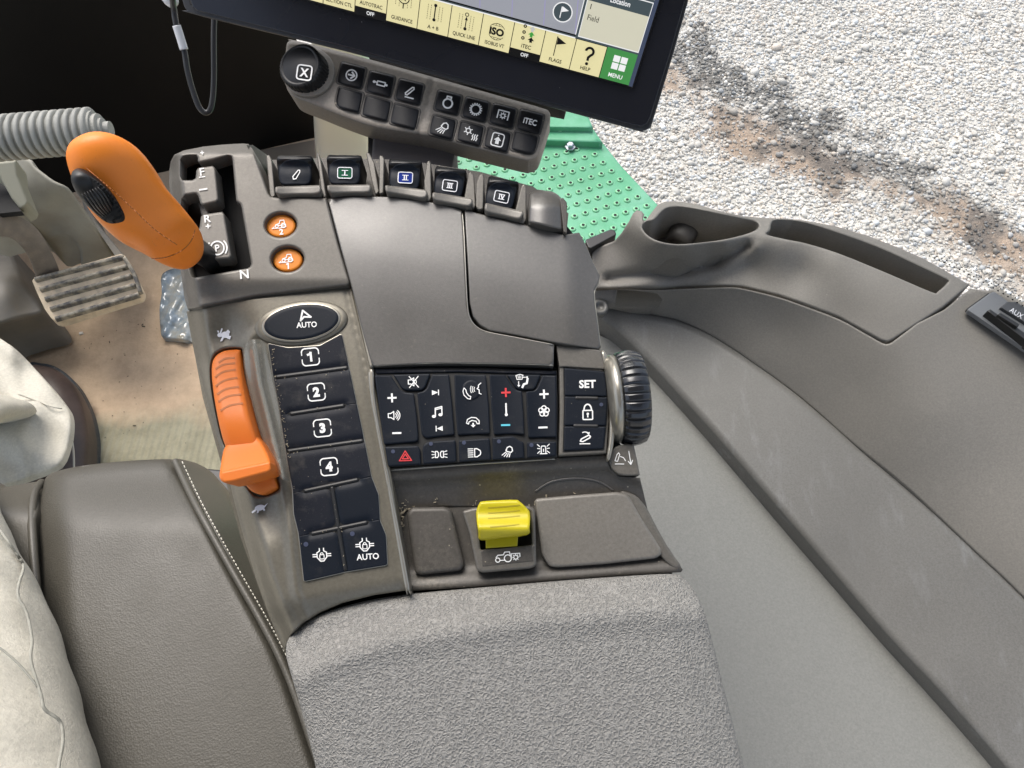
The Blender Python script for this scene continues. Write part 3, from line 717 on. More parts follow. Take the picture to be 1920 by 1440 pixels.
for k in range(11):
    s_ = k in (3, 8); a1, a0 = -k - .012, -k - 1 + .012
    if k == 0: scr('menu_tile', [R4(a0, 0, 0, 1)], e_green, scrn)
    elif k == 9:
        scr('screen_tile', [R4(a0, 0, a1, 1)], e_beige, scrn)
    else: scr('screen_tile', [R4(a0, .02, a1, .80 if s_ else 1)], e_beige, scrn)
scr('tile_border', [R4(-10, -.055, -2.05, -.0)], e_slate, scrn); scr('tile_border_highlight', [R4(-10, -.015, -2.05, .02)], e_white, scrn)
names = [('MENU', e_white, .82, 8), ('HELP', e_black, .84, 7), ('FLAGS', e_black, .84, 7), ('iTEC', e_black, .66, 7.5), ('ISOBUS VT', e_black, .84, 7), ('QUICK LINE', e_black, .84, 7), ('A + B', e_black, .84, 7), ('GUIDANCE', e_black, .84, 7), ('AUTOTRAC', e_black, .66, 7), ('SECTION CTL', e_black, .84, 7)]
for k, (t, m_, b_, h_) in enumerate(names):
    stext(t, -k - .5, b_, h_, m_, sx=.80 if len(t) > 5 else .9, bold=.018)
stext('OFF', -3.5, .93, 7, e_white, bold=.02); stext('OFF', -8.5, .93, 7, e_white, bold=.02)
sicon([('p', rect(-8, 8, 12, 12)), ('p', rect(6, 8, 12, 12)), ('p', rect(-8, -6, 12, 12)), ('p', rect(6, -6, 12, 12))], -.47, .42, e_white)
sicon([('c', 0, 8, 7, 4.6, -60, 180), ('l', [(3.2, 1.5), (0, -3), (0, -8)], 4.6), ('d', 0, -15, 3)], -1.5, .43, e_black)
sicon([('l', [(-7, 18), (-7, -18)], 1.6), ('p', [(-6, 17), (11, 9), (-6, 3)])], -2.47, .40, e_black)
sicon([('c', -9, 16, 2.2, 2), ('c', -9, 5, 2.2, 2), ('c', -9, -6, 2.2, 2)], -3.5, .32, e_black)
ar = [(0, 5), (6, -1), (2.5, -1), (2.5, -5), (-2.5, -5), (-2.5, -1), (-6, -1)]
sicon([('p', [(x + 5, y + 14) for x, y in ar])], -3.5, .32, e_lg); sicon([('p', [(x + 5, y + 4) for x, y in ar])], -3.5, .32, e_gr2); sicon([('p', [(x + 6, y - 6) for x, y in ar])], -3.5, .32, e_black)
stext('ISO', -4.5, .45, 13, e_black, sx=1.0, bold=.05)
sicon([('c', 0, 0, 15, 1, 30, 150), ('c', 0, 0, 15, 1, 210, 330), ('l', [(-10, 11), (10, 11)], .8), ('c', 0, 0, 6, .8, 50, 130, 15), ('c', 0, 0, 6, .8, 230, 310, 15), ('l', [(-10, -11), (10, -11)], .8)], -4.5, .45, e_black)
dash = lambda x, y0, y1: [('l', [(x, y), (x, y + 2.4)], .8) for y in np.arange(y0, y1, 4)]
ab = sum([dash(x, -14, 12) for x in (-13, -7.5, 7.5, 13)], [])
sicon([('l', [(0, 13), (0, -13)], 2.2), ('d', 0, 13, 3), ('d', 0, -13, 3)] + ab, -6.5, .38, e_black)
sicon([('l', [(0, 8), (0, -13)], 1.8), ('c', 0, 13, 3, 1.4), ('d', 0, -13, 3), ('p', [(0, 9), (3, 3), (-3, 3)])] + ab, -5.5, .40, e_black)
sicon([('c', 0, 6, 9.5, 1.8), ('p', [(0, 12), (4.5, 1), (0, 3.2), (-4.5, 1)]), ('l', [(0, -4), (0, -12)], 2)] + dash(-14, -8, 10) + dash(14, -8, 10) + dash(-7.5, -10, -4) + dash(7.5, -10, -4), -7.5, .30, e_black)
sicon([('c', 0, 0, 10, 4)], -8.5, .1, e_slate)
sicon([('d', 0, 0, 18)], -2.62, -.64, e_white, 'map_button'); sicon([('d', 0, 0, 16)], -2.62, -.64, e_slate, 'map_button_face'); sicon([('l', [(-4, 9), (-4, -10)], 1.6), ('p', [(-3, 10), (9, 5), (-3, 0)])], -2.6, -.64, e_white)

# ------------------------------------------------------------------ hanging cable
cab = empty('hanging_cable', 'thin looping cable with a white sleeve hanging behind the display', 'cable', tuple(PD(390, 200, -.03)))
cp = [(318, -60, .0), (322, -15, .0), (326, 18, -.01), (331, 48, -.01), (345, 93, -.012), (351, 130, -.012), (361, 168, -.015), (374, 202, -.018), (388, 211, -.02), (397, 196, -.022), (401, 150, -.025), (401, 60, -.028), (405, -40, -.03)]
PP = PD(A_([p[0] for p in cp]), A_([p[1] for p in cp]), A_([p[2] - .03 for p in cp]))
V, F = tubegeo(PP, .0022, n=12); link('cable', V, F, cable_m, cab)
q = PD(A_([331, 338, 345]), A_([48, 70, 93]), A_([-.040, -.041, -.042])); V, F = tubegeo(q, .0031, n=12); link('sleeve', V, F, labm, cab)
q = PD(A_([300, 316, 322, 327]), A_([-30, -8, 2, 10]), A_([-.040] * 4)); V, F = tubegeo(q, [.006, .006, .0055, .0035], n=12); link('plug', V, F, labm, cab)

# ------------------------------------------------------------------ keypad bar under the display
kp = empty('keypad_bar', 'taupe keypad bar with a knurled dial and two rows of black keys', 'keypad', tuple(PK(790, 190, -.02)))
kout = cr([(537, 86), (543, 77), (554, 76), (700, 113), (930, 178), (1015, 202), (1029, 209), (1032, 220), (1029, 232), (1012, 286), (1004, 297), (993, 301), (978, 300), (868, 273), (800, 255), (707, 240), (650, 222), (590, 198), (553, 183), (541, 172), (536, 158), (534, 130)], 4)
patch('housing', kout, keyb, kp, L=PK, hf=lambda x, y: 0 * x - .0014 * np.exp(-((x - 796 + (y - 210) * .27) / 3.5) ** 2) + .0008 * np.exp(-((x - 788 + (y - 210) * .27) / 2.5) ** 2) + .0008 * np.exp(-((x - 804 + (y - 210) * .27) / 2.5) ** 2), r=7, rh=.004, depth=.022, s=7)
def Mt(name): return None
W = white
GEAR = lambda R, r, n, w_: [('c', 0, 0, r, w_)] + [('l', [(r * math.cos(a), r * math.sin(a)), (R * math.cos(a), R * math.sin(a))], w_ * .9) for a in [2 * math.pi * k / n for k in range(n)]]
lever_i = [('lc', [(-3, -9), (-6, -6), (-5, -3), (6, 9), (9, 9.5), (9.5, 6.5), (-1, -7)], 1.7)]
lamp_i = [('lc', [(-3, 1), (0, 7), (5, 9), (9, 6), (10, 0), (7, -3), (0, -1.5)], 1.8), ('l', [(-3, -2), (-11, -8)], 1.5), ('l', [(-1, -4), (-7, -11)], 1.5), ('l', [(2, -5), (-2, -12)], 1.5), ('l', [(5, -5), (3, -12)], 1.5)]
K1 = [(659, 141, 48, 40, [('c', 0, 0, 10, 2), ('l', [(-6, 0), (5, 0)], 2.6), ('l', [(0, 6), (6, 0), (0, -6)], 2.6)]),
      (713, 157, 48, 40, [('l', [(-14, 1), (-6, 1)], 2), ('d', -12, 1, 2.6), ('lc', [(-6, 4), (9, 4), (9, -3), (-6, -3)], 2), ('d', 12, 0, 2.2)]),
      (768, 172, 48, 40, [('lc', [(-6, -7), (-7, -4), (3, 9), (6, 9.5), (7, 6.5), (-3, -7)], 2), ('l', [(-6, -11), (10, -11)], 2)]),
      (840, 192, 46, 38, [('c', 0, -2, 8.5, 2.6), ('l', [(-4, 6), (-4, 11), (4, 11), (4, 6)], 2.4)]),
      (892, 205, 46, 38, GEAR(11.5, 8.6, 16, 2.2)),
      (943, 217, 46, 38, [('l', [(-10, -6), (-10, 9), (10, 9), (10, -6)], 2)] + [(k[0],) + tuple(k[1:]) for k in [('c', 0, 0, 3.6, 1.8)]] + [('l', [(3.5 * math.cos(a), 3.5 * math.sin(a)), (6 * math.cos(a), 6 * math.sin(a))], 1.6) for a in [k * math.pi / 4 for k in range(8)]]),
      (994, 228, 46, 38, [('t', 'iTEC', 0, 0, 11, .85, .03)]),
      (654, 187, 48, 38, None), (706, 203, 50, 38, None), (759, 218, 50, 38, None),
      (830, 238, 46, 37, lamp_i),
      (882, 250, 46, 37, [('c', -5, 4, 4.2, 1.8)] + [('l', [(-5 + 4 * math.cos(a), 4 + 4 * math.sin(a)), (-5 + 8 * math.cos(a), 4 + 8 * math.sin(a))], 1.6) for a in [k * math.pi / 3 + .5 for k in range(6)]] + [('l', [(x, -11), (x + 1.5, -7), (x - .5, -4), (x + 1, 0)], 1.6) for x in (5, 9, 13)]),
      (933, 262, 46, 37, [('rr', 0, 0, 22, 24, 5, 1.8), ('p', [(0, 6), (7, -1), (3.4, -1), (3.4, -8), (-3.4, -8), (-3.4, -1), (-7, -1)]), ('d', 0, 8.5, 1.2)]),
      (984, 268, 46, 36, None)]
for k, (x, y, w_, h_, ic) in enumerate(K1):
    sh = -.2679 if k < 99 else 0
    def q(a, b, w_=w_, h_=h_): 
        c, s = math.cos(math.radians(14.5)), math.sin(math.radians(14.5)); return (x + a * c - b * s, y + a * s + b * c)
    a, b = w_ / 2, h_ / 2
    P = [q(-a, -b), q(a, -b), q(a, b), q(-a, b)]
    rr = [5, 5, 5, 5]
    if k == 7: rr = [4, 4, 4, 22]
    if k == 13: rr = [4, 4, 24, 4]
    P = [(px_, py_) for px_, py_ in P]
    P2 = rnd(P, rr)
    ko = patch('key', P2, rubber2, kp, L=PK, hf=lambda X, Y: .0026 - .0016 * (((X - x) / a) ** 2), r=3.0, rh=.0012, depth=.004, s=7)
    O2 = rnd([q(-a - 2.5, -b - 2.5), q(a + 2.5, -b - 2.5), q(a + 2.5, b + 2.5), q(-a - 2.5, b + 2.5)], [r_ + 2 for r_ in rr])
    patch('key_surround', O2, darkt, kp, L=PK, hf=.0007, r=1.2, depth=.002, s=20)
    if ic: symbol('symbol', ic, x, y, 14.5, W, ko, L=PK, hf=lambda X, Y: .0027 - .0016 * (((X - x) / a) ** 2))
dc = PK(580, 138, 0.0); dax = PK.n
V, F = lathegeo(dc, dax, ((-.001, .0190), (.002, .0190), (.003, .0180)), n=48); dial_base = link('dial_collar', V, F, keyb, kp)
dk2 = PK(577, 137.5, 0.0); dn = PK.n + A_([-.20, -.06, 0]); dn /= np.linalg.norm(dn)
V, F = lathegeo(dk2, dn, ((.0, .0168), (.011, .0163), (.0125, .0150), (.0128, .0142), (.0128, .0136), (.0122, .0133), (.0126, .0126), (.0129, .0001)), n=160, ribs=40, rd=.0011, ribr=(0, 1))
dial = link('dial', V, F, black, kp)
Lx = Plane(570, 136, 1, dn); Lx.O = dk2 + dn * .0130; Lx.n = dn
symbol('symbol', [('rr', 0, 0, 27, 27, 6, 2.2), ('t', 'X', 0, 0, 16, .9, .035)], 570.5, 136, 8, W, dial, L=Lx, hf=.0002)
# bracket carrying the bar
br = empty('display_bracket', 'dark grey bracket carrying the keypad bar and display above the console', 'bracket', tuple(PK(770, 280, -.05)))
patch('arm', [(702, 225), (850, 240), (852, 290), (832, 400), (690, 400)], bracket, br, L=PK, hf=-.022, r=4, depth=.03, s=40)
patch('neck', [(640, -30), (1100, 60), (1060, 200), (700, 130)], black, br, L=PK, hf=-.012, r=4, depth=.02, s=60)
patch('edge_strip', [(690, 238), (703, 232), (703, 400), (690, 400)], black, br, L=PK, hf=-.026, r=1, depth=.02, s=40)

# ------------------------------------------------------------------ armrest console
con = empty('armrest_console', 'taupe armrest control console with black buttons, paddles and a grained pad', 'console', tuple(PA(760, 800, -.08)))
# pedestal and dark inner body
base_out = [(335, 330), (350, 290), (470, 285), (520, 350), (700, 340), (880, 365), (1060, 420), (1100, 470), (1116, 540), (1120, 650), (1150, 690), (1150, 800), (1190, 900), (1215, 960), (1255, 1060), (1290, 1160), (1350, 1440), (1380, 1560), (640, 1560), (550, 1220), (500, 1090), (430, 880), (380, 700), (362, 590), (345, 520)]
patch('inner_body', base_out, void, con, hf=-.030, r=0, depth=.05, s=60)
patch('pedestal', [(480, 500), (1080, 560), (1180, 1000), (1300, 1500), (700, 1500), (520, 1000)], darkt, con, hf=-.05, r=4, depth=.42, s=90)

# gate block
gate_hole = [(338, 299), (343, 294), (352, 291), (368, 290), (371, 296), (371, 303), (375, 305), (400, 300), (428, 291), (434, 293), (436, 300), (443, 377), (451, 383), (453, 390), (471, 494), (469, 500), (464, 503), (364, 521), (358, 519), (355, 511), (346, 470), (350, 462), (384, 464), (388, 482), (391, 488), (430, 485), (434, 480), (421, 402), (417, 397), (382, 402), (377, 406), (374, 428), (368, 432), (345, 430), (339, 385), (340, 372), (347, 366), (368, 363), (372, 368), (376, 382), (381, 385), (405, 379), (410, 374), (404, 316), (399, 311), (372, 315), (368, 320), (367, 334), (361, 338), (341, 338), (337, 330)]
blk = [(317, 345), (317, 322), (320, 303), (327, 290), (345, 282), (380, 275), (418, 271), (455, 269), (466, 270), (474, 280), (492, 330), (503, 362), (508, 369), (520, 371), (612, 371), (634, 456), (656, 530), (653, 535), (475, 555), (352, 580), (346, 560), (338, 500), (328, 420)]
def hblk(x, y):
    h = .006 + .0 * x
    h = h - .020 * (1 - smst(0, 26, x - np.interp(y, [270, 340, 460, 580], [318, 317, 333, 352]))) * smst(255, 330, y)
    h = h - .006 * smst(0, 14, x - np.interp(y, [268, 372], [466, 508])) * (y < 372) * 0
    h = h - .010 * (1 - smst(268, 292, y))
    h = h - .0035 * smst(522, 560, y)
    return h - .0022 * (gs(x, y, 525, 420, 33, 26) ** 4 + gs(x, y, 537.5, 484, 34, 27) ** 4)
patch('lever_gate_plate', blk, taupe, con, hf=hblk, r=3.5, rh=.002, depth=.03, holes=[gate_hole, ell(526.5, 422, 30, 23.5, -3), ell(539, 486, 31, 24.5, -3)], hdepth=.012, s=6, step=3)
patch('gate_side_face', [(462, 272), (474, 272), (500, 290), (514, 368), (505, 372), (490, 330)], taupe, con, hf=lambda x, y: .003 - .0008 * (x - 462), r=1, depth=.02, s=8)
patch('gate_well', [(332, 292), (448, 288), (478, 500), (354, 524), (340, 440)], void, con, hf=-.018, r=0, depth=.01, s=40)
patch('gate_liner', [(372, 380), (385, 384), (396, 405), (388, 410), (378, 404)], darkt, con, hf=-.004, r=2, depth=.02, s=10)
hb = lambda x, y: 0 * x + .0064
GT = dict(parent=con, mat=white)
symbol('marking', [('t', '+', 0, 0, 11, 1, .01)], 379, 286, -6, white, con, hf=hb); symbol('marking', [('t', 'F', 0, 0, 15, 1.1, .01), ('l', [(-7, -9.5), (4, -9.5)], 1.4)], 379, 322, -8, white, con, hf=hb)
symbol('marking', [('l', [(-7, 0), (7, 0)], 2.4)], 381, 355, -8, white, con, hf=hb)
symbol('marking', [('t', 'R', 0, 0, 14, 1.1, .02)], 389, 410, -5, white, con, hf=hb); symbol('marking', [('t', '+', 0, 0, 12, 1.1, .02)], 390, 424, -5, white, con, hf=hb)
symbol('marking', [('c', 0, 0, 12.5, 2.2), ('t', 'P', 0, 0, 13, 1, .02), ('c', 0, 0, 18, 2.2, -42, 42), ('c', 0, 0, 18, 2.2, 138, 222)], 407.5, 465, -8, white, con, hf=hb)
symbol('marking', [('t', 'N', 0, 0, 17, 1.05, .02)], 458, 514, -5, white, con, hf=lambda x, y: hb(x, y) + .0001)
tr = [('l', [(-12, -6), (-16, -9), (-3, -9), (11, -6)], 1.2), ('lc', [(-9, -2), (-2, 0), (0, 6), (7, 6), (9, -3), (-1, -4)], 1.5), ('c', 6, -4, 4, 1.8), ('c', -7, -5, 2.8, 1.5)]
for (x, y, n_) in ((526.5, 423, '2'), (539.5, 487, '1')):
    c_ = patch('cruise_button', ell(x, y + .5, 27.5, 21.0, -3), orangec, con, hf=lambda X, Y: .0015 + .0008 * np.exp(-((X - x) / 22) ** 2), r=4, rh=.0015, depth=.01, s=6)
    symbol('symbol', [(k[0],) + tuple(k[1:]) for k in tr], x - 1, y - 4, -3, white, c_, hf=.0024, sc=.98); symbol('symbol', [('t', n_, 0, 0, 10.5, 1, .04)] if n_ == '2' else [('l', [(-3, 3), (0, 5.2), (0, -5.2)], 2)], x + 1, y + 11.5, -3, white, c_, hf=.0024)

# paddles, fins and ledges along the front
def fin(pts, hh, name='fin'):
    patch(name, rnd(pts, 3), taupe, con, hf=hh, r=1.6, rh=.0015, depth=.035, s=12)
fin([(499, 292), (505, 290), (510, 300), (516, 368), (509, 371), (506, 366)], .004)
fin([(594, 289), (597, 286), (602, 300), (612, 369), (607, 371), (603, 362)], .005)
fin([(686, 286), (693, 287), (702, 305), (711, 360), (704, 366), (697, 340)], .003)
fin([(711, 293), (716, 291), (721, 297), (719, 362), (711, 364)], .006)
fin([(795, 340), (801, 303), (805, 301), (808, 306), (809, 372), (803, 378), (798, 374)], .006)
fin([(869, 380), (878, 325), (883, 321), (889, 330), (892, 386), (888, 392), (876, 388)], .004)
fin([(893, 345), (899, 328), (905, 325), (908, 332), (906, 392), (897, 394), (892, 388)], .006)
fin([(964, 405), (977, 350), (983, 344), (987, 352), (987, 412), (982, 420), (970, 416)], .005)
patch('front_floor', [(500, 300), (620, 296), (760, 300), (900, 322), (1000, 350), (1066, 400), (1062, 440), (993, 425), (867, 392), (733, 368), (510, 374)], darkt, con, hf=-.020, r=0, depth=.02, s=30)
PAD = [(553, 319, 66, 54, 0, 'scoop'), (645.5, 318, 64, 54, 1, 'I'), (759, 327, 61, 54, 3, 'II'), (842.5, 342, 58, 54, 8, 'III'), (939.5, 363, 57, 56, 12, 'IV')]
bmat = {'I': M('green_tab', (.004, .075, .035), .6, spec=.1), 'II': M('blue_tab', (.006, .025, .20), .6, spec=.1)}
for (x, y, w_, h_, rot, t) in PAD:
    a, b = w_ / 2, h_ / 2; c, s = math.cos(math.radians(rot)), math.sin(math.radians(rot)); T = lambda u, v: (x + u * c - v * s, y + u * s + v * c)
    P = cr([T(-a, -b + 2), T(-a * .5, -b), T(a * .5, -b), T(a, -b + 2), T(a * .99, -b * .1), T(a * .88, b * .6), T(a * .5, b), T(-a * .5, b), T(-a * .88, b * .6), T(-a * .99, -b * .1)], 4)
    hp = lambda X, Y: .006 + .0045 * (-(Y - y) / b) * 0 + .004 * np.exp(-((Y - y + b * .8) / 9) ** 2) - .0018 * ((X - x) / a) ** 2
    po = patch('hydraulic_paddle', P, rubber2, con, hf=hp, r=4, rh=.0025, depth=.02, s=6)
    P = cr([T(-a * .80, b * .9), T(-a * .9, -b * .1), T(-a * .55, -b * .62), T(0, -b * .78), T(a * .55, -b * .62), T(a * .9, -b * .1), T(a * .80, b * .9), T(0, b * .98)], 4)
    patch('paddle_face', P, rubber, po, hf=lambda X, Y: hp(X, Y) + .0006 + .0008 * np.exp(-((Y - y - 6) / 14) ** 2), r=2, rh=.0008, depth=.002, s=6)
    hh = lambda X, Y: hp(X, Y) + .0016
    if t == 'scoop': symbol('symbol', [('lc', [(-6, -9), (-7, -4), (3, 8), (6, 8), (6, 4), (-1, -8)], 1.4)], x + 3, y + 8, rot, white, po, hf=hh)
    else:
        if t in bmat: symbol('tab', [('p', rect(0, 0, 26, 19, 0, 4))], x + 1, y + 6, rot, bmat[t], po, hf=hh, lift=.0002)
        sym = {'I': [('l', [(0, -4), (0, 4)], 1.8)], 'II': [('l', [(-2, -4), (-2, 4)], 1.6), ('l', [(2, -4), (2, 4)], 1.6)], 'III': [('l', [(k, -4), (k, 4)], 1.5) for k in (-3.4, 0, 3.4)], 'IV': [('l', [(-4, -4), (-4, 4)], 1.5), ('l', [(-1, 4), (1.8, -4), (4.6, 4)], 1.5)]}[t]
        bars = [('l', [(-5.5, 4.4), (5.5, 4.4)], 1.1), ('l', [(-5.5, -4.4), (5.5, -4.4)], 1.1)]
        symbol('symbol', [('rr', 0, 0, 27, 20, 4, 1.3)] + sym + bars, x + 1, y + 6, rot, greyw, po, hf=hh, lift=.00035)
for P in ([(516, 350), (600, 347), (602, 353), (601, 362), (590, 365), (524, 366), (516, 362)], [(613, 347), (694, 346), (696, 352), (694, 360), (686, 362), (621, 363), (614, 358)],
          [(722, 347), (800, 356), (802, 364), (799, 371), (790, 373), (724, 361), (722, 354)], [(811, 360), (885, 372), (887, 380), (883, 386), (876, 388), (816, 377), (810, 371)],
          [(910, 380), (981, 396), (982, 402), (977, 410), (970, 412), (912, 398), (908, 392)]):
    P = A_(P); cx, cy = P.mean(0)
    patch('finger_ledge', rnd(P, 4), taupe3, con, hf=lambda X, Y: .009 + .003 * ((X - cx) / 42) ** 2, r=3.5, rh=.003, depth=.025, s=6)
patch('end_cap', rnd([(992, 362), (1008, 355), (1040, 360), (1054, 372), (1056, 432), (990, 417)], [4, 5, 12, 8, 3, 3]), taupe2, con, hf=lambda x, y: .003 + .010 * np.clip((y - 358) / 30, 0, 1) ** .5 - .004 * ((x - 1020) / 34) ** 2, r=4, rh=.003, depth=.03, s=6)
patch('end_cap_fin', rnd([(1050, 372), (1056, 371), (1063, 380), (1063, 437), (1057, 435)], 2), darkt, con, hf=.010, r=1, depth=.03, s=10)

# top covers
cl_ = [(614, 373), (660, 368), (733, 369), (800, 377), (862, 391), (866, 396), (869, 430), (873, 520), (876, 575), (881, 597), (893, 612), (912, 622), (960, 631), (1039, 646), (1038, 686), (1000, 684), (900, 682), (799, 682), (702, 687), (697, 684), (682, 630), (658, 534), (640, 470)]
def hcov(x, y):
    yl = np.interp(x, [613, 733, 867, 993, 1063, 1125], [370, 366, 388, 420, 437, 455])
    return .005 + .0025 * smst(-10, 120, y - yl) - .003 * smst(120, 330, y - yl) - .004 * smst(1060, 1130, x)
patch('storage_cover', cl_, taupe2, con, hf=hcov, r=2.2, rh=.0016, depth=.02, s=12)
cr_ = [(871, 393), (930, 409), (990, 423), (1060, 440), (1086, 436), (1100, 462), (1112, 492), (1125, 517), (1122, 530), (1114, 545), (1115, 570), (1121, 610), (1126, 652), (1124, 655), (1042, 643), (960, 627), (918, 620), (900, 610), (887, 594), (881, 570), (877, 500), (872, 420)]
patch('rear_lid', cr_, taupe2, con, hf=hcov, r=2.2, rh=.0016, depth=.02, s=12)
for nm, P_, dz in (('cover_lip_highlight', [(867, 400), (870, 440), (874, 530), (877, 578), (882, 598), (894, 613), (914, 622.5), (960, 631.5), (1036, 646)], .0004), ('cover_lip_highlight', [(704, 685.6), (800, 681), (900, 681), (1000, 683), (1037, 685)], -.0002), ('cover_lip_highlight', [(1126, 650), (1121, 610), (1116, 570), (1115, 546), (1123, 530)], -.001)):  # raised lips in bright trim, edge highlights painted as strips
    P_ = cr(P_, 5, closed=False); patch(nm, band(P_, 2.2), champ, con, hf=lambda x, y, dz=dz: hcov(x, y) + dz, r=1.0, rh=.0006, depth=.002, s=6)
patch('lid_pinch_fin', [(658, 533), (663, 536), (699, 687), (694, 688)], champ, con, hf=.0035, r=1, depth=.01, s=12)

# left strip
st = [(350, 584), (420, 567), (475, 558), (655, 538), (660, 542), (681, 630), (696, 686), (735, 900), (765, 1102), (762, 1107), (700, 1116), (640, 1131), (600, 1148), (567, 1168), (545, 1190), (534, 1218), (520, 1195), (500, 1140), (480, 1085), (455, 1000), (438, 935), (420, 860), (400, 800), (384, 740), (368, 680), (358, 630)]
eY = [580, 680, 740, 860, 935, 1000, 1085, 1140, 1210]; eX = [349, 367, 383, 420, 438, 455, 480, 500, 530]
def hst(x, y):
    d = x - np.interp(y, eY, eX)
    h = -.022 * (1 - smst(0, 40, d)) ** 1.3
    rid = np.interp(y, [540, 600, 640, 760, 900, 1000, 1110, 1200], [560, 500, 470, 500, 530, 548, 560, 600])
    h = h - .0045 * gs(x, y, 420, 632, 34, 42, 10) - .006 * gs(x, y, 492, 965, 34, 48, 30) - .005 * gs(x, y, 455, 790, 50, 140, -14) 
    h = h + .0025 * np.exp(-((x - rid + 4) / 9) ** 2) * smst(585, 640, y)
    h = h - .006 * smst(1090, 1150, y + (x - 700) * .18)
    return h - .0008 * np.exp(-((x - np.interp(y, [540, 687, 1104], [655, 690, 757]) + 6) / 5) ** 2)
thr_slot = cr([(449, 652), (420, 654), (400, 667), (393, 693), (398, 745), (414, 820), (426, 850), (440, 896), (458, 912), (474, 928), (494, 932), (520, 921), (524, 911), (512, 880), (492, 842), (473, 782), (459, 709), (455, 662)], 3)
patch('left_fascia', st, olive, con, hf=hst, r=4, rh=.002, depth=.03, holes=[thr_slot], hdepth=.012, s=6.5, step=5)
patch('fascia_left_wall', [(351, 590), (368, 600), (400, 760), (450, 940), (520, 1120), (560, 1180), (533, 1222), (500, 1145), (452, 1010), (415, 870), (380, 745)], olive, con, hf=-.028, r=0, depth=.05, s=30)
ridge = [(690, 700), (696, 692), (701, 692), (703, 740), (712, 800), (735, 920), (768, 1100), (764, 1105), (759, 1100), (727, 920), (704, 800), (695, 750)]
patch('bright_edge', cr(ridge, 3), champ, con, hf=.0012, r=3, rh=.002, depth=.02, s=8)
patch('auto_button_ring', ell(564.5, 606, 88, 41, -8, 60), olive, con, hf=lambda x, y: .0022 + 0 * x, r=8, rh=.0028, depth=.006, s=8)
patch('ring_highlight', ell(564.5, 605, 74, 35.5, -8, 60), champ, con, hf=.0030, r=3, rh=.0008, depth=.002, s=8)
ab_ = patch('auto_steer_button', ell(565, 604, 70.5, 32.5, -8, 60), rubber, con, hf=.0036, r=5, rh=.0012, depth=.003, s=8)
symbol('symbol', [('lc', [(-8, -9), (-3, 10), (12, -3), (-1, -2)], 2.6), ('t', 'AUTO', 3, -17, 10.5, .95, .02)], 571, 592, -3, white, ab_, hf=.0037)

# black button mat of the strip
bp = rnd([(503, 644), (540, 652), (600, 648), (640, 626), (654, 689), (682, 822), (696, 894), (709, 927), (712, 976), (723, 1003), (726, 1059), (648, 1072), (570, 1090), (560, 1000), (551, 963), (549, 918), (538, 858), (523, 757), (513, 709)], 4)
patch('button_mat_rim', offset_in(A_(bp), -1.6), champ, con, hf=.0006, r=1.5, rh=.001, depth=.003, s=20)
dv = [((516, 707), (652, 689)), ((543, 776), (646, 760)), ((538, 846), (681, 826)), ((569, 921), (672, 899)), ((622, 912), (648, 1070)), ((583, 1001), (689, 979))]
def hbm(x, y):
    h = .0018 + 0 * x; X = np.stack([x, y], 1)
    for a, b in dv:
        a, b = A_(a), A_(b); ab = b - a; t = np.clip(((X - a) @ ab) / (ab @ ab), 0, 1); d = np.linalg.norm(X - (a + t[:, None] * ab), axis=1)
        h = h - .0012 * np.exp(-(d / 7.5) ** 2)
    return h
def split(P, a, b):     # cut a polygon with a line, keep both sides
    P = A_(P); a, b = A_(a), A_(b); n = A_([-(b - a)[1], (b - a)[0]]); s = (P - a) @ n; out = ([], [])
    for i in range(len(P)):
        j = (i + 1) % len(P); (out[0] if s[i] > 0 else out[1]).append(P[i])
        if (s[i] > 0) != (s[j] > 0):
            t = s[i] / (s[i] - s[j]); q = P[i] + t * (P[j] - P[i]); out[0].append(q); out[1].append(q)
    return A_(out[0]), A_(out[1])
mats_ = []
up, rest = None, bp
pieces = []
for (l0, l1) in (((500, 708.5), (654, 689)), ((500, 782), (680, 754.5)), ((500, 851), (700, 823.5)), ((560, 922.5), (680, 897))):
    lo, hi = split(rest, l0, l1); 
    if lo[:, 1].mean() < hi[:, 1].mean(): lo, hi = hi, lo
    pieces.append(hi); rest = lo
l_, r_ = split(rest, (622, 905), (649, 1075)); 
if l_[:, 0].mean() > r_[:, 0].mean(): l_, r_ = r_, l_
cuts = []
for q in (l_, r_):
    a_, b_ = split(q, (583, 1001), (689, 979)); 
    if a_[:, 1].mean() > b_[:, 1].mean(): a_, b_ = b_, a_
    cuts.append((a_, b_))
pieces += [cuts[0][0], cuts[0][1], cuts[1][0], cuts[1][1]]
def frame(n_): return [('l', [(-9, 16), (9, 16)], 2), ('l', [(-9, -16), (9, -16)], 2), ('c', -9, 9, 7, 2, 90, 180), ('c', 9, 9, 7, 2, 0, 90), ('c', -9, -9, 7, 2, 180, 270), ('c', 9, -9, 7, 2, 270, 360), ('l', [(-16, 9), (-16, 4)], 1.6), ('l', [(16, 9), (16, 4)], 1.6), ('l', [(-16, -9), (-16, -4)], 1.6), ('l', [(16, -9), (16, -4)], 1.6), ('t', n_, 0, 0, 17, 1, .06)] if n_ != '1' else frame('0')[:-1] + [('l', [(-5, 4), (-1, 5), (1, 8), (1, -8)], 3.4)]
lock_i = [('l', [(-4, 14), (-4, 9), (-9, 6), (-9, -3), (-3, -10), (3, -10), (9, -3), (9, 6), (4, 9), (4, 14)], 1.7), ('l', [(-17, 3), (-10, 3)], 1.6), ('l', [(-17, -1), (-10, -1)], 1.6), ('l', [(17, 3), (10, 3)], 1.6), ('l', [(17, -1), (10, -1)], 1.6), ('rr', 0, -2, 8, 8, 1, 1.3), ('c', 0, 3, 2.6, 1.3, 0, 180)]
SYM = [(582, 669, '1'), (593, 735, '2'), (604.5, 802.5, '3'), (617, 875, '4')]
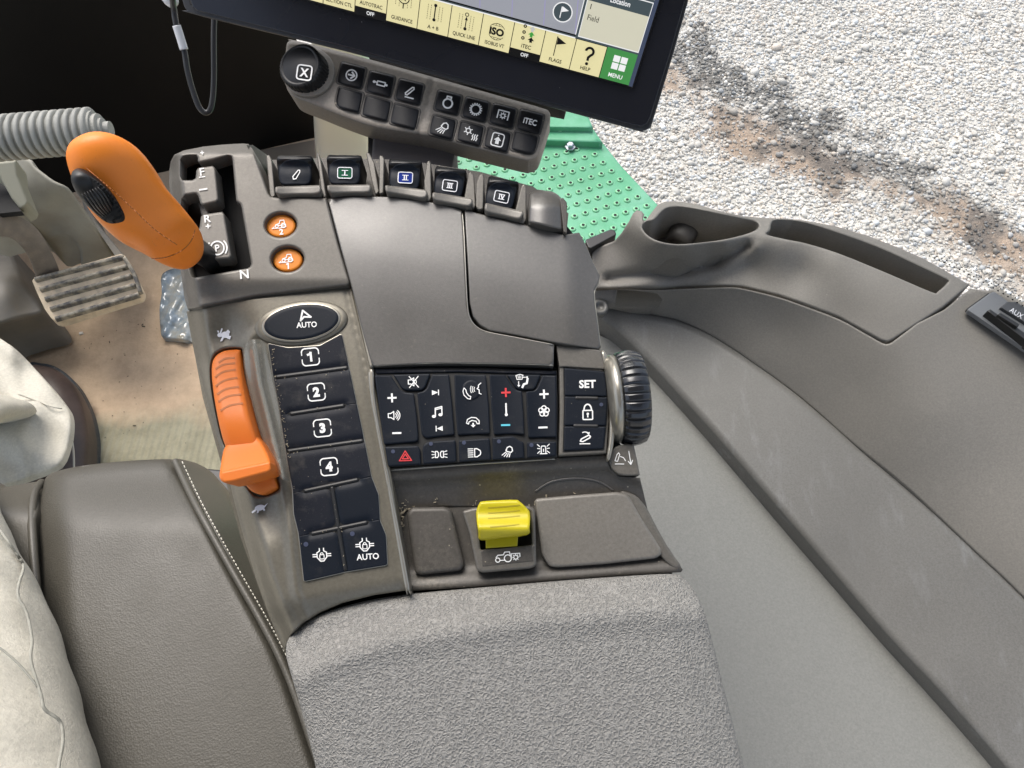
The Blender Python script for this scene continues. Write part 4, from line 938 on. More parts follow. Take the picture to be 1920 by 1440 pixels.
patch('button_mat_base', bp, void, con, hf=.0008, r=0, depth=.002, s=40)
for k, P in enumerate(pieces):
    c0 = P.mean(0); P = rnd(P, 2.5)
    bo = patch('sequence_button' if k < 4 else 'rubber_key', P, rubhaz if k in (0, 1, 2, 3, 4) else rubber, con, hf=hbm, r=1.3, rh=.0006, depth=.002, s=5)
    if k < 4: symbol('symbol', frame(SYM[k][2]), SYM[k][0], SYM[k][1], -6, white, bo, hf=.0019)
    if k == 5: symbol('symbol', lock_i, 603.5, 1042, -4, white, bo, hf=.0019); symbol('led', [('d', 0, 0, 4.5)], 573.6, 1020.5, 0, ledm, bo, hf=.0019)
    if k == 7: symbol('symbol', lock_i + [('t', 'AUTO', 4, -21, 11.5, .95, .02)], 684, 1023, -4, white, bo, hf=.0019); symbol('led', [('d', 0, 0, 4.5)], 660.6, 1000.7, 0, ledm, bo, hf=.0019)
V, F = merge([patchgeo(band([a, b], 7.5), .0019, r=3.4, rh=.0016, depth=.001, s=20) for a, b in dv]); link('divider_ribs', V, F, black, con)
# rabbit and turtle
rab = [('d', 2, 0, 8, 6), ('d', -8, 1, 4.5, 4), ('p', [(-8, 4), (-3, 13), (-1, 12), (-5, 3)]), ('p', [(-10, 4), (-12, 10), (-8, 9)]), ('p', [(6, -2), (13, -4), (10, -10), (3, -6)]), ('p', [(-4, -3), (-9, -11), (-5, -11), (0, -4)]), ('d', 9, 4, 3), ('p', [(2, 4), (9, 9), (12, 3)])]
symbol('rabbit_mark', rab, 420, 628, -8, greyw, con, hf=lambda x, y: hst(x, y) + .0004)
tur = [('d', 0, 0, 9.5, 5.5), ('p', [(-8, 0), (-17, -4), (-16, -7), (-8, -4)]), ('p', [(8, 1), (17, 5), (9, -2)]), ('p', [(-6, -3), (-8, -9), (-4, -8), (-2, -4)]), ('p', [(4, -3), (6, -8), (9, -7), (8, -2)])]
symbol('turtle_mark', tur, 487, 952, -14, greyw, con, hf=lambda x, y: hst(x, y) + .0006)

# acrylic guard fin
gd = cr([(457, 673), (459, 650), (468, 638), (482, 636), (496, 643), (503, 670), (513, 715), (522, 757), (532, 820), (540, 870), (537, 893), (529, 899), (518, 884), (504, 852), (488, 812), (472, 755), (462, 710)], 4)
patch('clear_guard', gd, acryl, con, hf=lambda x, y: .003 + .012 * np.exp(-((x - np.interp(y, [636, 720, 900], [476, 488, 532])) / 9) ** 2), r=6, rh=.003, depth=.010, s=5)

# throttle
tb = cr([(449, 656), (421, 658), (403, 670), (397, 693), (401, 741), (412, 800), (424, 840), (450, 890), (462, 911), (475, 923), (494, 927), (515, 918), (520, 909), (505, 870), (488, 838), (469, 782), (455, 715), (451, 664)], 4)
def htb(x, y): return -.004 + .014 * np.exp(-((y - 790) / 95) ** 2) * 1.0 + .004 * smst(655, 720, y) - .0 * x
thr = patch('hand_throttle', tb, orange2, con, hf=htb, r=11, rh=.006, depth=.012, s=5)
rb = []
for (x0, y0, x1, y1) in ((410, 680, 440, 671), (404, 692, 441, 681), (403, 707, 442, 693), (404, 724, 445, 708), (407, 739, 448, 725), (409, 753, 452, 739), (413, 770, 455, 756)):
    c_ = cr([(x0, y0), ((x0 + x1) / 2 - 3, (y0 + y1) / 2 - 3), (x1, y1)], 5, closed=False)
    P = band(c_, 3.6); rb.append(patchgeo(P, lambda x, y: htb(x, y) - .0004 * 0 + .0002, r=0, depth=.0001, s=9))
V, F = merge(rb); link('grip_groove_shade', V, F, groove, thr, smooth=False)  # darker orange strips on the surface, painted shade of the grooves
th = rnd([(420, 838), (440, 822), (478, 815), (492, 830), (507, 862), (509, 880), (503, 887), (460, 899), (430, 906), (415, 903), (411, 893), (414, 872)], [10, 14, 10, 14, 6, 6, 6, 4, 6, 8, 6, 8])
def hth(x, y): t = smst(815, 905, y + (x - 460) * .18); return .010 + .016 * t
patch('throttle_handle', cr([(p[0], p[1]) for p in th[::3]], 3), orange2, thr, hf=hth, r=5, rh=.004, depth=.020, s=5)
lip = patch('handle_lip', rnd([(414, 884), (507, 864), (509, 881), (503, 886), (440, 903), (420, 906), (412, 898)], 5), orange2, thr, hf=lambda x, y: .0275 + 0 * x, r=4, rh=.003, depth=.010, s=6)

# ------------------------------------------------------------------ centre button panel
cb = [(702, 691), (760, 689), (900, 689), (1044, 695), (1046, 760), (1045, 857), (900, 864), (727, 876), (716, 800)]
patch('button_panel', cb, black, con, hf=-.0005, r=2, depth=.01, s=40)
patch('panel_header', [(703, 692), (1043, 696), (1043, 702), (860, 697), (705, 700)], rubhaz, con, hf=.0008, r=1, depth=.002, s=30)
def m6(P): return [(660 + x / 2.879, 620 + y / 2.879) for x, y in P]
BT = {
 'mute': [(222, 237), (423, 232), (395, 305), (375, 322), (288, 322), (266, 308)],
 'vol': [(122, 240), (210, 242), (258, 316), (282, 333), (333, 338), (350, 470), (358, 590), (340, 600), (172, 615)],
 'track': [(432, 237), (523, 235), (540, 400), (553, 560), (400, 580), (376, 560), (358, 400), (352, 336), (385, 328), (404, 310)],
 'phone': [(552, 238), (722, 238), (738, 400), (744, 555), (570, 563), (556, 400)],
 'temp': [(742, 238), (826, 238), (876, 312), (892, 322), (917, 326), (926, 450), (930, 560), (868, 556), (766, 560), (750, 400)],
 'fan': [(940, 328), (985, 324), (1000, 308), (1028, 240), (1102, 242), (1104, 400), (1104, 574), (952, 577), (944, 450)],
 'vent': [(836, 237), (1020, 237), (992, 305), (975, 318), (898, 318), (880, 305)],
 'hazard': [(178, 628), (355, 622), (368, 640), (372, 722), (195, 733)],
 'side': [(385, 618), (410, 600), (558, 590), (564, 708), (386, 720), (380, 640)],
 'head': [(576, 592), (742, 580), (750, 698), (580, 708)],
 'work': [(757, 578), (866, 570), (905, 594), (926, 602), (930, 688), (760, 698)],
 'beacon': [(944, 602), (1102, 598), (1102, 676), (946, 686)]}
plus = [('l', [(-8, 0), (8, 0)], 3), ('l', [(0, -8), (0, 8)], 3)]; minus = [('l', [(-8, 0), (8, 0)], 3)]
spk = [('lc', [(-11, 4), (-6, 4), (0, 8), (0, -8), (-6, -4), (-11, -4)], 1.6), ('c', 0, 0, 5, 1.4, -55, 55), ('c', 0, 0, 8.5, 1.4, -55, 55), ('c', 0, 0, 12, 1.4, -55, 55)]
note = [('l', [(-4, -7), (-4, 8), (9, 11), (9, -4)], 2), ('l', [(-4, 5), (9, 8)], 1.6), ('d', -7, -8, 4, 3), ('d', 6, -5, 4, 3)]
nxt = [('p', [(-7, 5), (-7, -5), (5, 0)]), ('l', [(6, 5), (6, -5)], 1.6)]; prv = [('p', [(7, 5), (7, -5), (-5, 0)]), ('l', [(-6, 5), (-6, -5)], 1.6)]
hand = [('l', [(-9, 9), (-11, 3), (-9, -5), (-2, -12), (3, -13), (4, -8), (0, -6), (-4, 0), (-5, 5), (-8, 9)], 1.5)]
voice = [(k[0], [(x - 8, y - 4) for x, y in k[1]], k[2]) for k in hand] + [('l', [(17, 14), (12, 10), (12, 6), (9, 3), (13, 1), (13, -6), (17, -8)], 1.5), ('c', 10, 2, 7, 1.2, 140, 220), ('c', 10, 2, 10.5, 1.2, 145, 215), ('c', 10, 2, 14, 1.2, 150, 210)]
hang = [('l', [(-13, -2), (-11, 5), (-3, 9), (6, 8), (12, 2), (12, -4), (8, -4), (6, 1), (-2, 3), (-8, 0), (-9, -4), (-13, -2)], 1.6), ('p', [(0, -11), (5, -6), (1.5, -6), (1.5, -2), (-1.5, -2), (-1.5, -6), (-5, -6)])]
therm = [('l', [(0, 12), (0, -8)], 2.6), ('d', 0, -10, 3)]
fan = sum([[('c', 6 * math.cos(a), 6 * math.sin(a), 4.6, 1.7)] for a in [k * math.pi * .4 + .3 for k in range(5)]], []) + [('d', 0, 0, 2)]
vent = [('lc', [(-13, 12), (-5, 14), (1, 12), (-1, 4), (-11, 4)], 1.3), ('l', [(-9, 11), (-8, 6)], 1), ('l', [(-6, 12), (-6, 6)], 1), ('l', [(-3, 11), (-3.5, 6)], 1), ('d', 9, 8, 2), ('l', [(10, 5), (8, -4), (2, -6), (-1, -12)], 3.4), ('l', [(-8, 0), (-8, -8)], 1.4), ('p', [(-8, -11), (-5, -7), (-11, -7)]), ('l', [(1, 8), (6, 8)], 1.3)]
tri = [('lc', [(-12, -8), (0, 11), (12, -8)], 1.6), ('lc', [(-6, -4.5), (0, 5), (6, -4.5)], 1.6)]
sidel = [('lc', [(-8, 6), (-4, 6), (-2, 3), (-2, -3), (-4, -6), (-8, -6)], 1.6), ('lc', [(8, 6), (4, 6), (2, 3), (2, -3), (4, -6), (8, -6)], 1.6)] + [('l', [(s * 10, y), (s * 15, y * 1.3)], 1.4) for s in (-1, 1) for y in (5, 0, -5)]
headl = [('lc', [(1, 8), (6, 8), (12, 4), (13, 0), (12, -4), (6, -8), (1, -8)], 1.7)] + [('l', [(-2, y), (-12, y)], 1.4) for y in (8, 4, 0, -4, -8)]
beac = [('lc', [(-4.5, -9), (-4.5, 3), (-3, 6), (3, 6), (4.5, 3), (4.5, -9)], 1.6), ('l', [(-7, -9), (7, -9)], 1.6), ('l', [(0, 0), (0, -5)], 1.6)] + [('l', [(s * 7, y), (s * 12, y * 1.5 + dy)], 1.4) for s in (-1, 1) for y, dy in ((5, 2), (1, 0), (-4, -2))]
SY = {'mute': [(776, 716, spk[:1] + [('l', [(-9, 11), (9, -11)], 1.5), ('l', [(9, 11), (-9, -11)], 1.5), ('c', 0, 0, 5, 1.2, -55, 55)], white)],
 'vol': [(735, 746, plus, white), (738.5, 779, spk, white), (744, 812, minus, white)], 'track': [(816.5, 736, nxt, white), (820, 773, note, white), (823.5, 803.5, prv, white)],
 'phone': [(886, 732, voice, white), (887, 791, hang, white)], 'temp': [(948.5, 736, plus, redp), (949, 768, therm, white), (948, 797, minus, cyanp)],
 'fan': [(1020, 739, plus, white), (1020, 771, fan, white), (1018, 801.5, minus, white)], 'vent': [(980, 715, vent, white)], 'hazard': [(760, 856, tri, redp)],
 'side': [(824, 852, sidel, white)], 'head': [(889, 849, headl, white)], 'work': [(951.5, 845.5, lamp_i, white)], 'beacon': [(1019, 842, beac, white)]}
LED = {'hazard': (737, 846.5), 'side': (808, 832), 'head': (870, 830), 'work': (935.5, 827.5), 'beacon': (996.5, 834.5)}
for k, P in BT.items():
    P = m6(P); c0 = A_(P).mean(0); top = k in ('vol', 'track', 'phone', 'temp', 'fan')
    x0, x1 = A_(P)[:, 0].min(), A_(P)[:, 0].max(); xc, wd = (x0 + x1) / 2, (x1 - x0) / 2
    hh = (lambda X, Y, xc=xc, wd=wd: .0012 + .0012 * ((X - xc) / wd) ** 2) if top else (lambda X, Y: .0018 + 0 * X)
    bo = patch('panel_button', rnd(P, 3), rubber, con, hf=hh, r=2.4, rh=.001, depth=.003, s=7)
    if k == 'phone': patch('round_boss', ell(884, 731, 18, 18.5, 0, 30), rubber, bo, hf=.0019, r=3, rh=.0008, depth=.001, s=6)
    for (x, y, it, mt) in SY[k]: symbol('symbol', it, x, y, -2, mt, bo, hf=(lambda X, Y: hh(X, Y) + (.0008 if k == 'phone' else .0001)), sc=.95)
    if k in LED: symbol('led', [('d', 0, 0, 3.8)], *LED[k], 0, ledm, bo, hf=lambda X, Y: hh(X, Y) + .0001)
patch('panel_lip', [(727, 878), (900, 866), (1040, 858), (1041, 862), (900, 871), (729, 884)], champ, con, hf=-.0035, r=2, rh=.001, depth=.006, s=20)

# SET panel, its trim and the thumb wheel
patch('set_bezel', rnd([(1043, 648), (1124, 657), (1131, 690), (1140, 740), (1141, 790), (1137, 850), (1120, 851), (1047, 855), (1049, 770), (1048, 690)], 2), taupe, con, hf=.001, r=3, rh=.0025, depth=.02, s=10)
patch('set_top_trim', [(1043, 647), (1126, 656.5), (1135, 692), (1058, 687), (1049, 688)], taupe, con, hf=.0024, r=1.5, depth=.01, s=14)
patch('bezel_rail', cr([(1127, 657), (1137, 664), (1147, 700), (1153, 745), (1154, 790), (1150, 835), (1143, 862), (1138, 858), (1142, 820), (1143, 760), (1139, 715), (1130, 680)], 3), champ, con, hf=.0022, r=4, rh=.003, depth=.02, s=7)
patch('set_keypad_base', [(1056, 688), (1135, 696), (1141, 760), (1133, 844), (1055, 848), (1057, 765)], void, con, hf=.0013, r=0, depth=.002, s=30)
sp = [[(1058, 690), (1133, 697), (1137, 722), (1138, 743), (1059, 741.5)], [(1059, 743.5), (1138, 745), (1138.5, 762), (1136, 798), (1058, 797.5)], [(1058, 799.5), (1136, 800), (1131, 841), (1057, 845)]]
ss = [[('t', 'SET', 0, 0, 14.5, 1, .035)], [('lc', rect(0, -5, 18, 17, 0, 2), 2), ('c', 0, 4, 7, 2.2, 0, 180, 11), ('d', 0, -3, 2.4), ('l', [(0, -4), (0, -9)], 2)], [('lc', [(-9, -5), (-7, -1), (7, 6), (10, 4), (9, 1), (-4, -6)], 2), ('l', [(-10, -10), (9, -10)], 1.6), ('c', 0, 2, 10, 1.6, 50, 120), ('p', [(9, 12), (8, 6), (3, 10)])]]
sc_ = [(1101.5, 720), (1102, 773), (1097, 822)]
for P, it, (x, y) in zip(sp, ss, sc_):
    bo = patch('set_button', rnd(P, 3), rubber, con, hf=.0024, r=2.2, rh=.0009, depth=.002, s=8); symbol('symbol', it, x, y, -1, white, bo, hf=.0025)
symbol('led', [('d', 0, 0, 3.6)], 1127.5, 758.5, 0, ledm, con, hf=.0026)
V, F = merge([patchgeo(band([a, b], 7), .0030, r=3.2, rh=.0014, depth=.001, s=20) for a, b in (((1078, 746), (1122, 747)), ((1075, 798), (1122, 799)))]); link('divider_ribs', V, F, black, con)
wax = A_([1, .08, 0.03]); wax = wax - PA.n * (wax @ PA.n) * .6; wax /= np.linalg.norm(wax)
wc = PA(1180, 746, -.010)
V, F = lathegeo(wc, wax, ((-.0085, .0285), (-.0075, .0300), (-.004, .0312), (0, .0318), (.004, .0312), (.0075, .0300), (.0085, .0285), (.0086, .010)), n=320, ribs=34, rd=.0014, ribr=(1, 5))
link('thumb_wheel', V, F, gloss, con)
V, F = lathegeo(wc - wax * .0085, wax, ((-.0075, .0240), (-.006, .0275), (-.0035, .0292), (-.0005, .0292)), n=96); link('wheel_hub_ring', V, F, champ, con)
tab = rnd([(1139, 858), (1152, 838), (1164, 834), (1188, 833), (1194, 860), (1200, 891), (1178, 892), (1160, 890), (1147, 880)], [3, 5, 5, 3, 3, 2, 6, 12, 10])
tb_ = patch('icon_tab', tab, taupe, con, hf=-.004, r=2.5, rh=.0015, depth=.012, s=8)
symbol('symbol', [('lc', [(-14, -6), (-10, 6), (-7, 9), (-5, 6), (-9, -7)], 1.2), ('l', [(-14, -12), (3, -12)], 1.2), ('l', [(-4, 2), (2, 0), (6, -6)], 1.2), ('l', [(12, 12), (16, -12)], 1.3), ('l', [(11, -7), (16, -13), (19, -5)], 1.3)], 1167, 858, 0, white, tb_, hf=-.0038)

# trough, shelf and pads
tro = [(728, 880), (800, 873), (900, 867), (1040, 859), (1137, 853), (1145, 880), (1160, 893), (1200, 896), (1213, 950), (1216, 966), (1100, 958), (1000, 952), (900, 950), (820, 950), (742, 962), (735, 925)]
def htr(x, y):
    y0 = np.interp(x, [728, 900, 1040, 1140, 1200], [880, 867, 859, 853, 880]); t = np.clip((y - y0) / 90, 0, 1)
    return -.0045 - .0135 * (t ** .8) + .003 * np.exp(-((t - .18) / .16) ** 2)
patch('trough', tro, darkt, con, hf=htr, r=2.5, rh=.0012, depth=.02, s=8)
shf = [(740, 955), (820, 945), (960, 945), (1150, 948), (1210, 950), (1236, 1000), (1262, 1040), (1280, 1068), (1277, 1073), (1150, 1080), (1020, 1090), (900, 1100), (770, 1108), (756, 1050), (745, 990)]
patch('shelf', shf, darkt, con, hf=lambda x, y: -.0178 + .006 * smst(1050, 1085, y + (x - 1000) * .07), r=4, rh=.003, depth=.02, s=10)
patch('round_rim', band(cr([(1003, 922), (1035, 903), (1085, 897), (1125, 904), (1150, 920)], 5, closed=False), 3.5), taupe2, con, hf=lambda x, y: htr(x, y) + .0008, r=1.2, rh=.0008, depth=.002, s=8)
patch('blank_cover', rnd([(762, 962), (771, 951), (836, 950), (847, 957), (871, 1058), (864, 1070), (790, 1078), (778, 1074)], 6), darkt, con, hf=lambda x, y: -.011 + .0008 * gs(x, y, 815, 1010, 60, 70), r=7, rh=.004, depth=.01, s=8)
patch('wide_cover', rnd([(1002, 935), (1080, 928), (1160, 922), (1178, 928), (1205, 975), (1240, 1030), (1240, 1040), (1230, 1047), (1130, 1058), (1045, 1064), (1030, 1062), (1016, 1040)], [8, 0, 8, 8, 0, 6, 4, 8, 0, 8, 8, 4]), taupe3, con, hf=lambda x, y: -.0105 + .0012 * gs(x, y, 1120, 990, 120, 80), r=5, rh=.0025, depth=.01, s=9)
patch('side_flange', cr([(1163, 922), (1190, 928), (1212, 952), (1232, 990), (1258, 1035), (1276, 1060), (1262, 1064), (1238, 1040), (1215, 1000), (1190, 955)], 3), taupe, con, hf=-.0115, r=4, rh=.002, depth=.03, s=8)
hs_ = patch('pto_housing', rnd([(866, 958), (888, 952), (900, 951), (992, 948), (1003, 955), (1006, 1060), (996, 1066), (905, 1074), (894, 1070), (880, 1000)], 5), taupe, con, hf=-.005, r=4, rh=.003, depth=.012, s=8, holes=[rnd([(895, 962), (994, 958), (998, 1022), (901, 1031)], 4)], hdepth=.010)
patch('housing_slot', [(892, 960), (998, 956), (1000, 1028), (900, 1034)], void, hs_, hf=-.013, r=0, depth=.001, s=40)
lp = patch('label_plate', [(902, 1032), (997, 1023), (1000, 1052), (905, 1062)], darkt, hs_, hf=-.0047, r=1, depth=.001, s=20)
trac = [('c', -17, -4, 4, 1.5), ('c', 2, -2, 6.5, 1.7), ('l', [(-20, 1), (-16, 5), (-6, 5), (-3, 10), (6, 10), (7, 3)], 1.5), ('l', [(-13, -5), (-5, -5)], 1.5), ('l', [(9, 0), (9, 6), (25, 6), (25, 0)], 1.4), ('c', 17, -1, 3.6, 1.4)] + [('l', [(17 + 3.5 * math.cos(a), -1 + 3.5 * math.sin(a)), (17 + 6 * math.cos(a), -1 + 6 * math.sin(a))], 1.3) for a in [k * math.pi / 4 for k in range(8)]]
symbol('symbol', trac, 950, 1045, -4, white, lp, hf=-.0044)
pt = patch('pto_switch', cr([(893, 960), (898, 945), (905, 940), (935, 938), (966, 937), (974, 940), (990, 955), (994, 965), (993, 990), (989, 1002), (940, 1008), (901, 1012), (897, 998), (894, 978)], 3), yellow, con, hf=lambda x, y: .004 + .006 * np.exp(-((y - 990) / 16) ** 2) + .001 * np.exp(-((y - 945) / 10) ** 2), r=4, rh=.003, depth=.014, s=5)
V, F = merge([patchgeo(band(cr([(915 + d_, y_ + 2), (945, y_), (975 - d_ * .3, y_ - 3)], 4, closed=False), 2.2), lambda x, y: .0042 + .006 * np.exp(-((y - 990) / 16) ** 2) + .001 * np.exp(-((y - 945) / 10) ** 2), r=0, depth=.0002, s=12) for y_, d_ in ((950, 0), (960, 0), (970, 0), (986, 4))]); link('grip_groove_shade', V, F, M('yellow_groove_shade', (.36, .29, .01), .6), pt, smooth=False)  # darker yellow strips painted for the shade in the grip grooves
patch('switch_stem', [(910, 1000), (972, 998), (970, 1024), (911, 1028)], yellow, pt, hf=-.005, r=2, depth=.01, s=12)

# armrest pad
ap = cr([(536, 1222), (540, 1200), (556, 1180), (585, 1160), (625, 1143), (690, 1126), (770, 1114), (900, 1102), (1040, 1090), (1180, 1080), (1262, 1076), (1280, 1082), (1296, 1098), (1310, 1122), (1322, 1150), (1340, 1220), (1365, 1320), (1395, 1440), (1425, 1580), (1460, 1760), (680, 1800), (620, 1560), (583, 1400), (556, 1300), (540, 1245)], 4)
def hap(x, y):
    yc = np.interp(x, [560, 640, 740, 1000, 1200, 1300], [1262, 1222, 1192, 1152, 1136, 1140])
    t = smst(-75, 25, y - yc); h = -.006 + .015 * t
    h = h - .0022 * smst(0, 60, y - yc) * (1 - .5 * smst(150, 500, y - yc))
    return h - .006 * (1 - smst(0, 60, x - np.interp(y, [1200, 1440, 1760], [545, 600, 680]))) - .006 * smst(-75, 0, x - np.interp(y, [1080, 1440, 1760], [1300, 1395, 1460]))
patch('armrest_pad', ap, padm, con, hf=hap, r=14, rh=.010, depth=.06, s=10)
patch('armrest_core', [(600, 1200), (1280, 1140), (1400, 1750), (700, 1780)], darkt, con, hf=-.04, r=4, depth=.06, s=90)
# crumbs caught in the corners
def crumbs(n, f, hf, smin=.0004, smax=.0016):
    G = []
    for _ in range(n):
        x, y = f(); c = PA(x, y, (hf(A_([x]), A_([y]))[0] if callable(hf) else hf) + .0004); a = A_(RNG.normal(0, 1, 3)); a[2] *= .3; a /= np.linalg.norm(a); b = np.cross(a, [0, 0, 1]); b /= np.linalg.norm(b)
        s_ = RNG.uniform(smin, smax); G.append(boxgeo(c, a * s_, b * s_ * RNG.uniform(.2, .6), (0, 0, s_ * .25)))
    return G
G = crumbs(170, lambda: (742 + abs(RNG.normal(0, 9)), 950 + RNG.normal(0, 22)), -.0165, .0003, .0010)
G += crumbs(50, lambda: (RNG.uniform(745, 1190), 945 + RNG.normal(0, 8)), lambda x, y: htr(x, y), .0003, .0009)
G += crumbs(55, lambda: (lambda t: (np.interp(t, [650, 760, 860], [506, 524, 540]) + abs(RNG.normal(0, 3.5)), t))(RNG.uniform(650, 860)), .0018, .0002, .00055)
G += crumbs(30, lambda: (lambda k, t: (dv[k][0][0] + (dv[k][1][0] - dv[k][0][0]) * t + RNG.normal(0, 2), dv[k][0][1] + (dv[k][1][1] - dv[k][0][1]) * t + RNG.normal(2, 4)))(RNG.integers(0, 6), RNG.random()), .0021, .0002, .0005)
V, F = merge(G); link('crumbs', V, F, chips, None, smooth=False, kind='stuff', label='straw crumbs and dust caught along the console edges', cat='crumbs')

# ------------------------------------------------------------------ orange drive lever
lev = empty('drive_lever', 'orange drive lever with a black thumb roller standing in the console gate', 'lever', tuple(PA(385, 470, -.01)))
sec = [(168, 284, 182, 276, .092, .003), (150, 296, 205, 268, .094, .012), (140, 312, 232, 269, .095, .019), (143, 334, 263, 284, .094, .023), (158, 372, 287, 314, .089, .024), (183, 412, 309, 350, .080, .023), (217, 446, 333, 378, .070, .0225), (258, 468, 353, 402, .061, .022), (293, 487, 369, 424, .054, .021), (316, 495, 373, 442, .049, .019), (329, 494, 371, 455, .048, .015), (341, 489, 367, 465, .048, .009), (350, 482, 360, 472, .048, .002)]
V, F = loftgeo(sec, n=40, m=6, ex=2.25); grip = link('grip', V, F, orange, lev)
C_s = cr(A_(sec), 6, closed=False)
def hgrip(x, y, off=0.0, C_s=C_s):
    x, y = np.atleast_1d(A_(x)), np.atleast_1d(A_(y)); mid = (C_s[:, :2] + C_s[:, 2:4]) / 2
    k = np.argmin(np.hypot(x[:, None] - mid[:, 0], y[:, None] - mid[:, 1]), axis=1); hv = (C_s[k, 2:4] - C_s[k, :2]) / 2
    q = ((x - mid[k, 0]) * hv[:, 0] + (y - mid[k, 1]) * hv[:, 1]) / (hv ** 2).sum(1); q = np.clip(np.abs(q), 0, 1)
    return C_s[k, 4] + C_s[k, 5] * (1 - q ** 2.25) ** (1 / 2.25) + off
cav = cr([(149, 320), (146, 334), (152, 362), (166, 385), (180, 402), (200, 414), (222, 412), (229, 405), (226, 392), (212, 368), (192, 347), (172, 332)], 4)
patch('roller_cavity_shade', cav, void, lev, hf=lambda x, y: hgrip(x, y, .0012), r=1.5, rh=.001, depth=.003, s=5)  # near-black patch laid on the grip for shade in the roller recess
rsec = [(146, 330, 152, 323, .098, .003), (144, 343, 170, 326, .103, .009), (147, 360, 190, 340, .104, .013), (157, 378, 207, 358, .101, .014), (171, 394, 220, 380, .096, .012), (187, 406, 227, 396, .091, .008), (200, 411, 224, 407, .087, .002)]
V, F = loftgeo(rsec, n=36, m=5, ex=2.3); rol = link('thumb_roller', V, F, black, lev)
RC = cr(A_(rsec), 5, closed=False); G = []
for k in range(8):
    f_ = -.75 + 1.5 * k / 7; R_ = RC[11:30]; mid = (R_[:, :2] + R_[:, 2:4]) / 2; hv = (R_[:, 2:4] - R_[:, :2]) / 2; P = mid + hv * f_
    G.append(tubegeo(PA(P[:, 0], P[:, 1], R_[:, 4] + R_[:, 5] * (1 - abs(f_) ** 2.3) ** (1 / 2.3)) - .0003, [.0001, .0006, .0008, .0008, .0006, .0001], n=6, smooth=False))
V, F = merge(G); link('roller_ribs', V, F, M('knurl_black', (.016, .016, .017), .3), rol)
sl = cr([(152, 306), (175, 326), (215, 360), (250, 392), (290, 430), (332, 459)], 5, closed=False)
V, F = patchgeo(band(sl, 1.4), lambda x, y: hgrip(x, y, .0007), r=0, depth=.0002, s=8); link('mould_seam', V, F, groove, lev, smooth=False)
sl = cr([(284, 485), (312, 482), (340, 470), (358, 452), (366, 430)], 5, closed=False)
V, F = patchgeo(band(sl, 1.6), lambda x, y: hgrip(x, y, .0007), r=0, depth=.0002, s=8); link('collar_seam', V, F, groove, lev, smooth=False)
V, F = tubegeo(np.array([PA(345, 462, .034), PA(370, 470, .014), PA(392, 485, .000), PA(405, 498, -.02)]), [.010, .008, .007, .007], n=18); link('stem', V, F, black, lev)

# ------------------------------------------------------------------ seat
seat = empty('operator_seat', 'grey brown leather seat cushion with cream stitching beside the console', 'seat', tuple(LZ(300, 1200, .35)))
cs = cr([(82, 905), (92, 890), (120, 880), (170, 871), (240, 864), (300, 861), (326, 862), (340, 872), (362, 915), (400, 988), (440, 1065), (480, 1138), (520, 1212), (552, 1290), (590, 1400), (640, 1560), (700, 1760), (180, 1800), (130, 1560), (100, 1400), (84, 1250), (72, 1120), (66, 1020), (70, 950)], 3)
def hcs(x, y):
    h = .555 - .032 * (1 - smst(860, 1010, y)) ** 1.4 - .03 * (1 - smst(66, 150, x)) ** 2
    xs = np.interp(y, [862, 915, 988, 1065, 1138, 1212, 1290, 1440, 1700], [326, 360, 400, 440, 480, 520, 552, 605, 690])
    h = h - .012 * np.exp(-((x - xs) / 14) ** 2) 
    return h
patch('cushion', cs, leather, seat, L=LZ, hf=hcs, r=18, rh=.018, depth=.10, s=11)
sb = cr([(328, 861), (345, 862), (372, 870), (400, 888), (428, 925), (450, 965), (475, 1020), (500, 1080), (530, 1160), (560, 1250), (600, 1380), (680, 1600), (740, 1780), (690, 1760), (630, 1560), (580, 1400), (545, 1290), (512, 1212), (472, 1138), (434, 1065), (394, 988), (358, 915), (336, 876)], 3)
def hsb(x, y): xs = np.interp(y, [862, 915, 988, 1065, 1138, 1212, 1290, 1440, 1700], [326, 360, 400, 440, 480, 520, 552, 605, 690]); return .553 - .030 * (1 - smst(860, 1010, y)) ** 1.4 - .00075 * np.clip(x - xs, 0, 200)
patch('side_bolster', sb, leather2, seat, L=LZ, hf=hsb, r=10, rh=.010, depth=.12, s=9)
# piping and stitching
sm = cr([(331, 864), (350, 905), (372, 950), (406, 1012), (448, 1086), (486, 1152), (524, 1224), (556, 1300), (604, 1440), (650, 1570)], 14, closed=False)
P3 = LZ(sm[:, 0] - 3, sm[:, 1], hsb(sm[:, 0], sm[:, 1]) + .0008); V, F = tubegeo(P3, .0035, n=10, smooth=False); link('piping', V, F, leather2, seat)
G = []; sx_ = sm + A_([9, -2]); Ls = np.r_[0, np.cumsum(np.linalg.norm(np.diff(sx_, axis=0), axis=1))]
for t in np.arange(4, Ls[-1] - 8, 8.0):
    p = [np.array([np.interp(t + d_, Ls, sx_[:, 0]), np.interp(t + d_, Ls, sx_[:, 1])]) for d_ in (0, 2.8, 5.6)]
    q = np.array([LZ(a_[0], a_[1], hsb(A_([a_[0]]), A_([a_[1]]))[0] + .0005 + (.0004 if k == 1 else 0)) for k, a_ in enumerate(p)]); G.append(tubegeo(q, .0006, n=6, smooth=False))
V, F = merge(G); link('stitching', V, F, thread, seat)
lb = cr([(-60, 930), (0, 916), (40, 908), (70, 903), (80, 906), (78, 925), (72, 960), (68, 1000), (74, 1100), (90, 1240), (120, 1400), (150, 1600), (-60, 1600)], 3)
patch('left_panel', lb, leather2, seat, L=LZ, hf=lambda x, y: .535 - .05 * (1 - smst(903, 980, y)) ** 1.5, r=8, rh=.012, depth=.12, s=16)
